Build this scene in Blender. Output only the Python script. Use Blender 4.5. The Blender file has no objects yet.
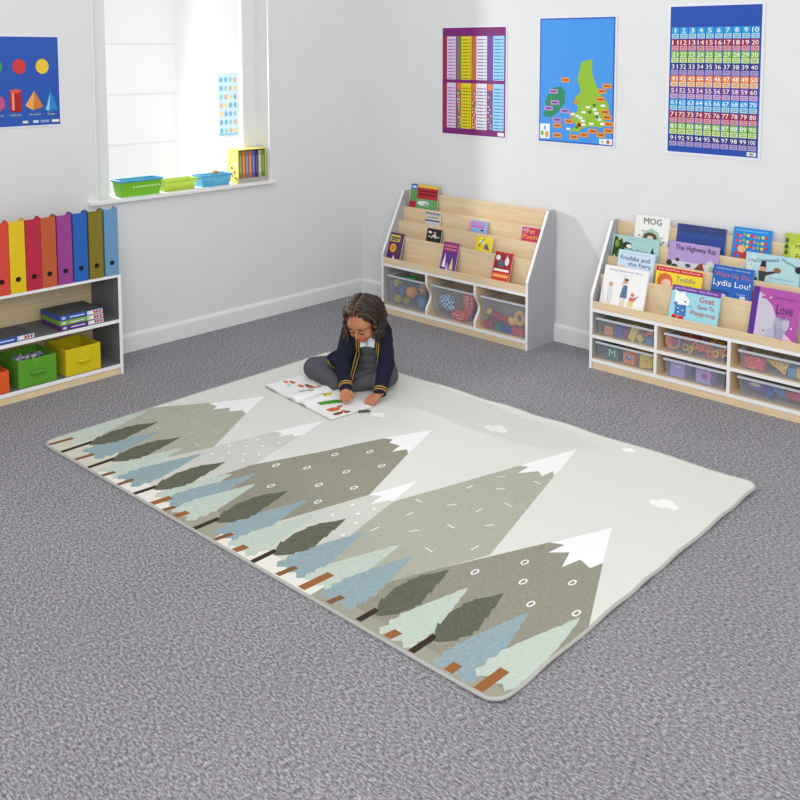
import bpy, bmesh, math, random
from mathutils import Vector, Matrix, geometry
R = math.radians
PI = math.pi
random.seed(7)
C = bpy.context.scene.collection
SC = bpy.context.scene

# ------------------------------------------------------------------ camera, world, lights, exposure
cam_d = bpy.data.cameras.new('camera'); cam = bpy.data.objects.new('camera', cam_d); C.objects.link(cam); SC.camera = cam
cam_d.sensor_width = 36; cam_d.lens = 942.1 / 800 * 36
cam_d.shift_x = (400 - 444.7) / 800; cam_d.shift_y = (138.8 - 400) / 800
Fv = Vector((-0.66647601, 0.73980714, -0.092169)); Rv = Vector((0.74279403, 0.66951419, 0.00278808)); Uv = Vector((-0.06377109, 0.0666044, 0.99573947))
mw = Matrix((Rv, Uv, -Fv)).transposed().to_4x4(); mw.translation = Vector((4.45768, -4.14845, 1.57226)); cam.matrix_world = mw
cam_d.clip_start = .05; cam_d.clip_end = 60

w = bpy.data.worlds.new('world'); SC.world = w; w.use_nodes = True
w.node_tree.nodes['Background'].inputs[0].default_value = (.985, .992, 1, 1)
w.node_tree.nodes['Background'].inputs[1].default_value = .74

def area(name, loc, target, sx, sy, power, col=(1, 1, 1)):
    d = bpy.data.lights.new(name, 'AREA'); d.shape = 'RECTANGLE'; d.size = sx; d.size_y = sy; d.energy = power; d.color = col
    o = bpy.data.objects.new(name, d); C.objects.link(o); o.location = loc
    o.rotation_euler = (Vector(target) - Vector(loc)).to_track_quat('-Z', 'Y').to_euler(); return o
area('window_daylight', (-1.05, -1.53, 1.42), (1.7, 0, .7), .09, .09, 34, (1, .98, .95))
area('overhead_fill', (3.0, -3.4, 3.3), (2.0, -1.6, 0), 2.4, 2.4, 22, (1, .99, .98))  # added soft fill from above; the room has no such lamp
area('camera_side_fill', (5.4, -4.6, 2.2), (1.4, -.6, .5), 2.0, 1.6, 62, (1, .99, .975))  # added fill behind the camera to brighten the walls, no real window
area('outside_wall_fill', (-.75, -1.2, 3.0), (-1.7, -.9, .9), 1.2, .8, 1.5, (1, 1, 1))  # added unseen lamp that brightens the block wall beyond the window
SC.view_settings.view_transform = 'Standard'; SC.view_settings.look = 'None'
SC.view_settings.exposure = 0.17; SC.view_settings.gamma = 1; SC.view_settings.use_curve_mapping = False

# ------------------------------------------------------------------ materials
def lin(c):
    c = c / 255.0
    return c / 12.92 if c <= .04045 else ((c + .055) / 1.055) ** 2.4
def rgb(r, g, b): return (lin(r), lin(g), lin(b), 1)
_m = {}
def mat(name, col, rough=.6, noise=0, scale=60, bump=0, spec=.3, metal=0, coat=0):
    """a procedural material; noise = relative value variation"""
    if name in _m: return _m[name]
    m = bpy.data.materials.new(name); m.use_nodes = True; nt = m.node_tree; b = nt.nodes['Principled BSDF']
    c = rgb(*col); b.inputs['Base Color'].default_value = c; b.inputs['Roughness'].default_value = rough
    b.inputs['Specular IOR Level'].default_value = spec; b.inputs['Metallic'].default_value = metal; b.inputs['Coat Weight'].default_value = coat
    if noise or bump:
        tc = nt.nodes.new('ShaderNodeTexCoord'); n = nt.nodes.new('ShaderNodeTexNoise'); n.inputs['Scale'].default_value = scale; n.inputs['Detail'].default_value = 3
        nt.links.new(tc.outputs['Object'], n.inputs['Vector'])
        if noise:
            r = nt.nodes.new('ShaderNodeValToRGB'); r.color_ramp.elements[0].position = .3; r.color_ramp.elements[1].position = .7
            r.color_ramp.elements[0].color = tuple(max(0, x * (1 - noise)) for x in c[:3]) + (1,)
            r.color_ramp.elements[1].color = tuple(min(1, x * (1 + noise)) for x in c[:3]) + (1,)
            nt.links.new(n.outputs['Fac'], r.inputs['Fac']); nt.links.new(r.outputs['Color'], b.inputs['Base Color'])
        if bump:
            bp = nt.nodes.new('ShaderNodeBump'); bp.inputs['Strength'].default_value = bump; bp.inputs['Distance'].default_value = .003
            nt.links.new(n.outputs['Fac'], bp.inputs['Height']); nt.links.new(bp.outputs['Normal'], b.inputs['Normal'])
    _m[name] = m; return m
def wood_mat(name, c1, c2, axis='x'):
    m = bpy.data.materials.new(name); m.use_nodes = True; nt = m.node_tree; b = nt.nodes['Principled BSDF']; b.inputs['Roughness'].default_value = .5
    b.inputs['Specular IOR Level'].default_value = .25
    tc = nt.nodes.new('ShaderNodeTexCoord'); mp = nt.nodes.new('ShaderNodeMapping'); n = nt.nodes.new('ShaderNodeTexNoise')
    mp.inputs['Scale'].default_value = (1.6, 30, 30) if axis == 'x' else (30, 1.6, 30)
    n.inputs['Scale'].default_value = 2.2; n.inputs['Detail'].default_value = 5; n.inputs['Distortion'].default_value = .6
    r = nt.nodes.new('ShaderNodeValToRGB'); r.color_ramp.elements[0].color = rgb(*c1); r.color_ramp.elements[1].color = rgb(*c2)
    r.color_ramp.elements[0].position = .3; r.color_ramp.elements[1].position = .72
    nt.links.new(tc.outputs['Object'], mp.inputs['Vector']); nt.links.new(mp.outputs['Vector'], n.inputs['Vector'])
    nt.links.new(n.outputs['Fac'], r.inputs['Fac']); nt.links.new(r.outputs['Color'], b.inputs['Base Color']); return m
def carpet_mat():
    m = bpy.data.materials.new('grey_loop_carpet'); m.use_nodes = True; nt = m.node_tree; b = nt.nodes['Principled BSDF']; b.inputs['Roughness'].default_value = .95
    b.inputs['Specular IOR Level'].default_value = .08
    tc = nt.nodes.new('ShaderNodeTexCoord')
    n = nt.nodes.new('ShaderNodeTexNoise'); n.inputs['Scale'].default_value = 135; n.inputs['Detail'].default_value = 4; n.inputs['Roughness'].default_value = .85
    mp = nt.nodes.new('ShaderNodeMapping'); mp.inputs['Scale'].default_value = (.55, 1.25, 1); mp.inputs['Rotation'].default_value = (0, 0, .1)
    r = nt.nodes.new('ShaderNodeValToRGB'); e = r.color_ramp.elements
    e[0].position = .33; e[0].color = rgb(66, 63, 66); e[1].position = .70; e[1].color = rgb(215, 212, 217)
    x = r.color_ramp.elements.new(.5); x.color = rgb(140, 137, 142)
    n2 = nt.nodes.new('ShaderNodeTexNoise'); n2.inputs['Scale'].default_value = 2.2; n2.inputs['Detail'].default_value = 3
    mx = nt.nodes.new('ShaderNodeMixRGB'); mx.blend_type = 'MULTIPLY'; mx.inputs[0].default_value = .22
    r2 = nt.nodes.new('ShaderNodeValToRGB'); r2.color_ramp.elements[0].position = .35; r2.color_ramp.elements[1].position = .65
    r2.color_ramp.elements[0].color = (.72, .72, .72, 1)
    L = nt.links; L.new(tc.outputs['Object'], mp.inputs['Vector']); L.new(mp.outputs['Vector'], n.inputs['Vector']); L.new(tc.outputs['Object'], n2.inputs['Vector'])
    L.new(n.outputs['Fac'], r.inputs['Fac']); L.new(n2.outputs['Fac'], r2.inputs['Fac']); L.new(r.outputs['Color'], mx.inputs[1]); L.new(r2.outputs['Color'], mx.inputs[2])
    L.new(mx.outputs['Color'], b.inputs['Base Color'])
    bp = nt.nodes.new('ShaderNodeBump'); bp.inputs['Strength'].default_value = .35; bp.inputs['Distance'].default_value = .003
    L.new(n.outputs['Fac'], bp.inputs['Height']); L.new(bp.outputs['Normal'], b.inputs['Normal']); return m
def clear_mat(name, col, alpha, rough=.25):
    m = bpy.data.materials.new(name); m.use_nodes = True; nt = m.node_tree; b = nt.nodes['Principled BSDF']
    b.inputs['Base Color'].default_value = rgb(*col); b.inputs['Roughness'].default_value = rough; b.inputs['Alpha'].default_value = alpha
    b.inputs['Specular IOR Level'].default_value = .5; return m
def brick_mat():
    m = bpy.data.materials.new('painted_block'); m.use_nodes = True; nt = m.node_tree; b = nt.nodes['Principled BSDF']; b.inputs['Roughness'].default_value = .8
    tc = nt.nodes.new('ShaderNodeTexCoord'); mp = nt.nodes.new('ShaderNodeMapping'); mp.inputs['Rotation'].default_value = (PI / 2, 0, PI / 2)
    br = nt.nodes.new('ShaderNodeTexBrick'); br.inputs['Scale'].default_value = 1; br.inputs['Brick Width'].default_value = .36; br.inputs['Row Height'].default_value = .19
    br.inputs['Mortar Size'].default_value = .006; br.inputs['Color1'].default_value = rgb(234, 234, 234); br.inputs['Color2'].default_value = rgb(237, 237, 237); br.inputs['Mortar'].default_value = rgb(218, 218, 220)
    nt.links.new(tc.outputs['Object'], mp.inputs['Vector']); nt.links.new(mp.outputs['Vector'], br.inputs['Vector']); nt.links.new(br.outputs['Color'], b.inputs['Base Color']); return m

WALL = mat('painted_wall', (226, 227, 228), .75, .012, 6)
WHITE = mat('white_gloss_paint', (232, 232, 233), .4)
SILLM = mat('white_sill', (238, 238, 238), .35)
CARPET = carpet_mat()
WOOD = wood_mat('maple_board', (221, 196, 158), (236, 214, 178))
WOODY = wood_mat('maple_back_board', (226, 202, 162), (240, 218, 180), 'y')
EDGE = mat('white_edge', (243, 243, 243), .4)
GREYP = mat('grey_panel', (178, 178, 182), .55)
DKGREY = mat('dark_grey_panel', (118, 118, 121), .55)
PAPER = mat('paper', (240, 238, 233), .7)
TRAY = clear_mat('frosted_clear_plastic', (176, 184, 198), .33, .3)
RIM = clear_mat('tray_rim_plastic', (214, 219, 228), .80, .25)
LIMEC = clear_mat('lime_clear_plastic', (196, 224, 80), .55)
BLUEC = clear_mat('blue_clear_plastic', (92, 190, 226), .58)
GLASS = clear_mat('window_glass', (255, 255, 255), .05, .05)
def cm(r, g, b, rough=.5): return mat('colour_%02x%02x%02x' % (r, g, b), (r, g, b), rough)

# ------------------------------------------------------------------ mesh helpers
class MB:
    def __init__(s): s.v = []; s.f = []; s.fm = []; s.ms = []; s.M = Matrix.Identity(4)
    def mi(s, m):
        if m not in s.ms: s.ms.append(m)
        return s.ms.index(m)
    def add(s, vs, fs, m, M=None):
        o = len(s.v); T = s.M @ M if M is not None else s.M
        s.v += [tuple(T @ Vector(v)) for v in vs]; k = s.mi(m)
        for f in fs: s.f.append(tuple(i + o for i in f)); s.fm.append(k)
        return s
    def box(s, x0, x1, y0, y1, z0, z1, m, M=None):
        vs = [(x, y, z) for z in (z0, z1) for y in (y0, y1) for x in (x0, x1)]
        return s.add(vs, [(0, 2, 3, 1), (4, 5, 7, 6), (0, 1, 5, 4), (2, 6, 7, 3), (0, 4, 6, 2), (1, 3, 7, 5)], m, M)
    def prism(s, pts, a0, a1, axis, m, m_edge=None, edges=(), M=None):
        """pts 2d; extruded along axis (x: pts are y,z; y: x,z; z: x,y)"""
        def P(p, a): return {'x': (a, p[0], p[1]), 'y': (p[0], a, p[1]), 'z': (p[0], p[1], a)}[axis]
        n = len(pts); vs = [P(p, a0) for p in pts] + [P(p, a1) for p in pts]
        s.add(vs, [tuple(range(n))[::-1], tuple(range(n, 2 * n))], m, M)
        for i in range(n):
            j = (i + 1) % n; s.add([vs[i], vs[j], vs[n + j], vs[n + i]], [(0, 1, 2, 3)], (m_edge if m_edge and i in edges else m), M)
        return s
    def flat(s, pts, y, m, M=None):            # polygon in x,z plane facing -y
        return s.add([(p[0], y, p[1]) for p in pts], [tuple(range(len(pts)))], m, M)
    def ball(s, c, r, m, n=12, k=8, M=None, rot=None):
        if not hasattr(r, '__len__'): r = (r, r, r)
        vs = []; fs = []; c = Vector(c)
        for i in range(k + 1):
            a = PI * i / k
            for j in range(n):
                b = 2 * PI * j / n; p = Vector((r[0] * math.sin(a) * math.cos(b), r[1] * math.sin(a) * math.sin(b), r[2] * math.cos(a)))
                if rot is not None: p = rot @ p
                vs.append(tuple(c + p))
        for i in range(k):
            for j in range(n): fs.append((i * n + j, (i + 1) * n + j, (i + 1) * n + (j + 1) % n, i * n + (j + 1) % n))
        return s.add(vs, fs, m, M)
    def tube(s, pts, r, m, n=8, M=None, closed=False):
        pts = [Vector(p) for p in pts]; L = len(pts); rs = r if hasattr(r, '__len__') else [r] * L
        vs = []; fs = []; up = Vector((0, 0, 1)); prev = None
        for i, p in enumerate(pts):
            t = (pts[(i + 1) % L] - pts[i - 1]) if closed else (pts[min(i + 1, L - 1)] - pts[max(i - 1, 0)])
            t = t.normalized() if t.length > 1e-9 else Vector((0, 0, 1))
            if prev is None: a = t.cross(up) if abs(t.dot(up)) < .9 else t.cross(Vector((1, 0, 0)))
            else: a = prev - t * prev.dot(t)
            a.normalize(); prev = a; b = t.cross(a)
            for j in range(n): q = 2 * PI * j / n; vs.append(tuple(p + (a * math.cos(q) + b * math.sin(q)) * rs[i]))
        for i in range(L if closed else L - 1):
            i2 = (i + 1) % L
            for j in range(n): fs.append((i * n + j, i * n + (j + 1) % n, i2 * n + (j + 1) % n, i2 * n + j))
        if not closed: fs += [tuple(range(n))[::-1], tuple((L - 1) * n + j for j in range(n))]
        return s.add(vs, fs, m, M)
    def lathe(s, prof, m, n=20, M=None):
        vs = []; fs = []
        for r, z in prof:
            for j in range(n): a = 2 * PI * j / n; vs.append((r * math.cos(a), r * math.sin(a), z))
        for i in range(len(prof) - 1):
            for j in range(n): fs.append((i * n + j, i * n + (j + 1) % n, (i + 1) * n + (j + 1) % n, (i + 1) * n + j))
        return s.add(vs, fs, m, M)
    def text(s, txt, cx, cz, wd, h, y, m, M=None, ang=0):   # in the x,z plane facing -y
        vs, fs, (x0, x1, y0, y1) = textmesh(txt); sx = wd / max(1e-6, x1 - x0); sz = h / max(1e-6, y1 - y0)
        ca, sa = math.cos(ang), math.sin(ang); out = []
        for a, b in vs:
            p = (a - (x0 + x1) / 2) * sx; q = (b - (y0 + y1) / 2) * sz; out.append((cx + p * ca - q * sa, y, cz + p * sa + q * ca))
        return s.add(out, fs, m, M)
    def build(s, name, parent=None, smooth=False, bevel=0, M=None):
        me = bpy.data.meshes.new(name); me.from_pydata(s.v, [], s.f)
        for m in s.ms: me.materials.append(m)
        me.polygons.foreach_set('material_index', s.fm)
        if smooth: me.polygons.foreach_set('use_smooth', [True] * len(me.polygons))
        me.update(); o = bpy.data.objects.new(name, me); C.objects.link(o)
        if parent is not None: o.parent = parent
        if M is not None: o.matrix_local = M
        if bevel:
            b = o.modifiers.new('bevel', 'BEVEL'); b.width = bevel; b.segments = 2; b.limit_method = 'ANGLE'
        return o
_tc = {}
def textmesh(t):
    if t in _tc: return _tc[t]
    cu = bpy.data.curves.new('t', 'FONT'); cu.body = t; cu.resolution_u = 2; o = bpy.data.objects.new('t', cu); C.objects.link(o)
    dg = bpy.context.evaluated_depsgraph_get(); dg.update(); me = bpy.data.meshes.new_from_object(o.evaluated_get(dg))
    vs = [(v.co.x, v.co.y) for v in me.vertices]; fs = [tuple(p.vertices) for p in me.polygons]
    bpy.data.objects.remove(o); bpy.data.meshes.remove(me)
    bb = (min(v[0] for v in vs), max(v[0] for v in vs), min(v[1] for v in vs), max(v[1] for v in vs)); _tc[t] = (vs, fs, bb); return _tc[t]
def thing(name, label, cat, loc=(0, 0, 0), rz=0, group=None):
    o = bpy.data.objects.new(name, None); o.empty_display_size = .05; C.objects.link(o); o.location = loc; o.rotation_euler = (0, 0, rz)
    return tag(o, label, cat, group)
def tag(o, label, cat, group=None, kind=None):
    o['label'] = label; o['category'] = cat
    if group: o['group'] = group
    if kind: o['kind'] = kind
    return o
def struct(o, label=None):
    o['kind'] = 'structure'
    if label: o['label'] = label
    return o
def ell(cx, cz, rx, rz, n=14, a0=0, a1=2 * PI):
    return [(cx + rx * math.cos(a0 + (a1 - a0) * i / n), cz + rz * math.sin(a0 + (a1 - a0) * i / n)) for i in range(n if a1 - a0 > 6.28 else n + 1)]
def rect(x0, x1, z0, z1): return [(x0, z0), (x1, z0), (x1, z1), (x0, z1)]

# ------------------------------------------------------------------ the room
fl = MB().box(-.15, 7, -7, .15, -.05, 0, CARPET).build('floor'); struct(fl, 'grey flecked loop carpet')
HY0, HY1, HZ0, HZ1 = -1.8203, -.7467, .797, 2.2
b = MB()
b.box(-.15, 0, -7, HY0, 0, 2.6, WALL); b.box(-.15, 0, HY1, .15, 0, 2.6, WALL); b.box(-.15, 0, HY0, HY1, 0, HZ0 - .002, WALL); b.box(-.15, 0, HY0, HY1, HZ1, 2.6, WALL)
struct(b.build('wall_left'), 'plain grey-white wall with the window')
struct(MB().box(0, 7, 0, .15, 0, 2.6, WALL).build('wall_right'), 'plain white wall behind the bookcases')
def skirting(name, pts, ax, a0, a1):
    b = MB(); b.prism(pts, a0, a1, ax, WHITE); return struct(b.build(name))
sk = [(0, 0), (.014, 0), (.014, .078), (.010, .088), (.006, .094), (0, .095)]
skirting('baseboard_left', sk, 'y', -7, 0)
skirting('baseboard_right', [(-a, z) for a, z in sk], 'x', .014, 7)
# window
t = bpy.data.objects.new('window_1', None); C.objects.link(t); struct(t, 'window with white frame')
fr = MB(); FX0, FX1 = -.148, -.10
fr.box(FX0, FX1, HY0, -1.70, HZ0 + .02, HZ1, WHITE); fr.box(FX0, FX1 - .02, -.84, HY1, HZ0 + .02, HZ1, WHITE)
fr.box(FX0, FX1 - .02, -1.70, -.84, HZ0 - .0, HZ0 + .024, WHITE); fr.box(FX0, FX1, -1.70, -.84, HZ1 - .06, HZ1, WHITE)
fr.build('window_frame', t)
MB().box(-.126, -.122, -1.70, -.84, HZ0 + .024, HZ1 - .06, GLASS).build('window_pane', t)
MB().box(0, .008, HY0 - .012, HY0, HZ0 + .018, HZ1 + .01, WHITE).build('window_trim', t)
MB().box(0, .008, HY1, HY1 + .012, HZ0 + .018, HZ1 + .01, WHITE).build('window_trim', t)
MB().box(-.10, .03, -1.8716, -.7123, HZ0, HZ0 + .018, SILLM).build('window_sill', t, bevel=.002)
# outside the window
struct(MB().box(-1.95, -1.75, -2.8, 1.2, -.05, 2.4, brick_mat()).build('wall_outside'), 'white painted block wall seen through the window')
struct(MB().box(-1.75, -1.35, -.2575, .6, -.05, 2.4, mat('white_render', (244, 244, 244), .7)).build('wall_outside_pier'), 'white pier seen through the window')
struct(MB().box(-1.95, -.15, -2.8, 1.2, -.06, -.02, mat('paving', (200, 200, 198), .9, .05, 20)).build('floor_outside'))

# ------------------------------------------------------------------ posters
def poster_root(name, label, loc, rz): return thing(name, label, 'poster', loc, rz, 'classroom posters')
def number_poster():
    W, H = .458, .70; t = poster_root('number_chart_poster', 'blue wall poster of numbers in coloured rows up to 100', (2.1939, -.002, 1.0905), 0)
    s = MB(); s.box(-.012, W + .012, -.0012, 0, -.012, H + .012, mat('laminate', (232, 234, 240), .2)); BL = cm(38, 78, 172); s.box(0, W, -.0022, -.0012, 0, H, BL); sh_ = s.build('sheet', t)
    cols = [((52, 44, 118), (170, 150, 205)), ((128, 182, 50), (205, 230, 140)), ((160, 34, 56), (226, 150, 160)), ((44, 158, 222), (160, 214, 240)), ((120, 50, 140), (205, 170, 215)),
            ((236, 130, 40), (250, 205, 150)), ((52, 44, 118), (170, 150, 205)), ((128, 182, 50), (205, 230, 140)), ((160, 34, 56), (226, 150, 160)), ((44, 158, 222), (160, 214, 240))]
    g = MB(); tx = MB(); cw = (W - .012) / 10
    for r in range(10):
        zc = .0675 + r * .0575
        for c in range(10):
            x = .006 + c * cw; g.flat(rect(x + .002, x + cw - .002, zc - .014, zc + .016), -.0026, cm(*cols[r][0])); g.flat(rect(x + .003, x + cw - .003, zc - .038, zc - .015), -.0027, cm(*cols[r][1]))
            g.flat(rect(x + .010, x + cw - .010, zc - .024, zc - .021), -.003, cm(110, 110, 130)); g.flat(rect(x + .010, x + cw - .010, zc - .032, zc - .029), -.003, cm(110, 110, 130))
            n = str((9 - r) * 10 + c + 1); tx.text(n, x + cw / 2, zc + .001, (cw * .4 if len(n) == 1 else cw * .72) if n != '1' else cw * .14, .021, -.0031, cm(255, 255, 255))
    g.flat(rect(W - .052, W - .008, .006, .024), -.0026, cm(235, 235, 235)); g.flat(rect(W - .040, W - .020, .010, .020), -.003, cm(140, 140, 140))
    ng_ = g.build('number_grid', t); tx.build('numbers', ng_)
number_poster()
def map_poster():
    W, H = .469, .66; t = poster_root('map_poster', 'blue wall poster with a green map and orange name tags', (1.4155, -.002, 1.0905), 0)
    s = MB(); s.box(-.010, W + .010, -.0012, 0, -.010, H + .010, mat('laminate', (232, 234, 240), .2)); s.box(0, W, -.0022, -.0012, 0, H, cm(48, 96, 190)); s.box(.008, W - .008, -.0026, -.0022, .008, H - .008, cm(66, 150, 232)); sh_ = s.build('sheet', t)
    def q(X, Y): return ((X - 75) * .000756, (380 + (X - 75) / 620 * 38 - Y) * .00065)
    g = MB()
    ire = [(110, 160), (118, 130), (135, 90), (128, 50), (150, 0), (200, -60), (260, -70), (300, -20), (296, 70), (270, 100), (230, 150), (180, 182), (130, 180)]
    g.flat([q(*p) for p in ire], -.003, cm(36, 140, 96))
    gb = [(335, 322), (360, 285), (395, 255), (350, 185), (345, 165), (400, 140), (410, 100), (380, 75), (385, 20), (430, -20), (400, -120), (430, -260), (520, -280), (520, -160), (560, -60), (600, 20), (640, 60), (660, 100), (640, 150), (625, 200), (640, 240), (600, 270), (520, 262), (450, 270), (420, 305), (370, 300)]
    g.flat([q(*p) for p in gb], -.003, cm(146, 190, 48))
    for X, Y in [(395, 60), (430, 240), (410, 255), (360, 165)]: g.flat(ell(*q(X, Y), .018, .014), -.0033, cm(190, 150, 60))
    for X, Y in [(490, 105), (455, 145), (545, 125), (430, 190), (450, 215), (455, 245), (520, 240), (610, 95), (570, 190), (610, 240), (405, 175), (560, 155), (330, 280), (365, 160), (585, 205)]:
        x, z = q(X, Y); g.flat(rect(x - .013, x + .013, z - .006, z + .006), -.0035, cm(240, 244, 240))
    for X, Y in [(540, 90), (505, 145), (400, 265), (565, 185)]: g.flat(ell(*q(X, Y), .010, .008, 8), -.0036, cm(60, 100, 50))
    for X, Y in [(590, 45), (628, 145), (648, 188), (660, 242), (657, 295), (600, 328), (532, 298), (462, 328), (380, 346), (235, 332), (235, 252), (332, 218), (600, -20), (640, -60), (300, -120)]:
        x, z = q(X, Y); g.flat(rect(x - .027, x + .027, z - .012, z + .012), -.0036, cm(236, 150, 48)); g.flat(rect(x - .018, x + .018, z - .004, z + .004), -.0038, cm(150, 80, 40))
    for X, Y in [(213, 62), (160, 108), (232, 205), (298, 133), (200, -30)]:
        x, z = q(X, Y); g.flat(rect(x - .028, x + .028, z - .012, z + .012), -.0036, cm(186, 140, 206)); g.flat(rect(x - .018, x + .018, z - .004, z + .004), -.0038, cm(90, 60, 130))
    g.flat([q(85, 235), q(170, 237), q(170, 360), q(85, 358)], -.0032, cm(242, 244, 248)); g.flat(ell(*q(105, 315), .010, .014), -.0035, cm(120, 176, 60)); g.flat(ell(*q(145, 325), .012, .018), -.0035, cm(226, 160, 50)); g.flat(ell(*q(128, 270), .007, .012), -.0035, cm(110, 170, 220))
    g.flat([q(585, 358), q(690, 362), q(690, 408), q(585, 400)], -.0032, cm(240, 242, 246)); g.flat(ell(*q(655, 384), .010, .010), -.0035, cm(200, 80, 60)); g.flat(ell(*q(610, 384), .008, .008), -.0035, cm(170, 190, 180))
    g.build('map_artwork', t)
map_poster()
def table_poster():
    W, H = .474, .62; t = poster_root('times_table_poster', 'purple wall poster of sums in pink, yellow, white and blue columns', (.7055, -.002, 1.0905), 0)
    s = MB(); s.box(-.010, W + .010, -.0012, 0, -.010, H + .010, mat('laminate', (232, 234, 240), .2)); s.box(0, W, -.0022, -.0012, 0, H, cm(122, 28, 112)); sh_ = s.build('sheet', t)
    g = MB(); q = lambda X: (X - 68) / 657 * W
    bands = [(70, 116, (160, 30, 70), None), (118, 215, (224, 200, 232), (150, 90, 170)), (226, 272, (120, 130, 80), 1), (273, 380, (226, 214, 20), (170, 120, 20)), (385, 430, (200, 110, 60), 1), (431, 540, (236, 232, 244), (120, 110, 160)), (546, 600, (110, 70, 160), 1), (602, 712, (150, 212, 244), (60, 120, 180))]
    for a, c, col, k in bands:
        g.flat(rect(q(a), q(c), .036, .30), -.0026, cm(*col)); g.flat(rect(q(a), q(c), .32, .57), -.0026, cm(*col))
        if k == 1:
            for i in range(12):
                for j in range(3): g.flat(rect(q(a + 4 + j * 14), q(a + 14 + j * 14), .042 + i * .0175, .053 + i * .0175), -.003, random.choice([cm(200, 60, 50), cm(236, 180, 60), cm(120, 90, 160), cm(90, 150, 90), cm(230, 220, 200)]))
            g.flat(rect(q(a + 2), q(c - 2), .262, .298), -.003, cm(*random.choice([(80, 110, 220), (230, 120, 60), (120, 170, 60)])))
        elif k:
            for z0 in (.045, .325):
                for i in range(13):
                    z = z0 + i * .0185; g.flat(rect(q(a + 10), q(c - 34), z, z + .006), -.003, cm(*k)); g.flat(rect(q(c - 26), q(c - 8), z, z + .006), -.003, cm(*k))
    g.flat(rect(q(652), q(716), .006, .026), -.0028, cm(240, 236, 240)); g.build('sums_grid', t)
table_poster()
def shape_poster():
    W, H = .60, .42; t = poster_root('shape_poster', 'blue wall poster of solid shapes on the wall left of the window', (.002, -2.002 - .60, 1.2165), PI / 2)
    s = MB(); s.box(-.008, W + .008, -.0012, 0, -.008, H + .008, mat('laminate', (232, 234, 240), .2)); s.box(0, W, -.0022, -.0012, 0, H, cm(44, 88, 178)); sh_ = s.build('sheet', t)
    g = MB(); X = lambda y: y + 2.602
    a = X(-2.214); g.flat(rect(a - .028, a + .028, .075, .165), -.003, cm(176, 34, 34)); g.flat(rect(a - .018, a - .006, .075, .165), -.0033, cm(236, 150, 140)); g.flat(ell(a, .165, .028, .009), -.0034, cm(226, 90, 80)); g.flat(ell(a, .075, .028, .009), -.0029, cm(150, 28, 28))
    a = X(-2.125); g.flat([(a - .045, .095), (a - .008, .072), (a, .165)], -.003, cm(240, 170, 90)); g.flat([(a - .008, .072), (a + .042, .088), (a, .165)], -.003, cm(206, 130, 56))
    a = X(-2.046); g.flat([(a - .032, .072), (a, .165), (a + .032, .072)], -.003, cm(40, 140, 206)); g.flat(ell(a, .072, .032, .010), -.0029, cm(30, 110, 180)); g.flat([(a - .024, .07), (a - .002, .15), (a - .010, .068)], -.0033, cm(160, 216, 240))
    a = X(-2.297); g.flat(ell(a, .11, .034, .036), -.003, cm(206, 80, 130)); a = X(-2.40); g.flat(rect(a - .03, a + .03, .075, .135), -.003, cm(60, 170, 90))
    YE = cm(226, 226, 150)
    for tx, y, ww in (('Cylinder', -2.214, .052), ('Pyramid', -2.125, .052), ('Cone', -2.046, .034), ('Sphere', -2.297, .046), ('Cube', -2.40, .034)): g.text(tx, X(y), .052, ww, .011, -.003, YE)
    for y, ww, c in ((-2.172, .026, (210, 226, 220)), (-2.122, .026, (210, 226, 220)), (-2.078, .042, (150, 160, 215)), (-2.026, .036, (236, 236, 220))): g.flat(rect(X(y) - ww / 2, X(y) + ww / 2, .012, .024), -.003, cm(*c))
    for k, (c) in enumerate([(220, 120, 40), (120, 60, 160), (60, 160, 100), (210, 60, 60), (240, 200, 60)]): g.flat(ell(.08 + k * .11, .28, .032, .036), -.003, cm(*c))
    g.build('shape_artwork', t)
shape_poster()
def outside_poster():
    t = thing('outdoor_poster', 'pale blue picture chart outside the window on the white pier', 'poster', (-1.346, -.165, .955), PI / 2)
    sh_ = MB().box(0, .165, -.002, 0, 0, .45, cm(206, 236, 248)).build('sheet', t); g = MB()
    for i in range(4):
        for j in range(7):
            c = [(90, 180, 226), (240, 220, 120), (150, 210, 190), (120, 170, 210), (230, 170, 150)][(i * 2 + j * 3) % 5]
            if j == 0 and i == 0: pass
            g.flat(ell(.022 + i * .040, .035 + j * .062, .013, .020, 10), -.0035, cm(*c))
    g.flat(rect(0, .165, 0, .015), -.003, cm(140, 206, 240)); g.build('chart_artwork', t)
outside_poster()

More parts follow.
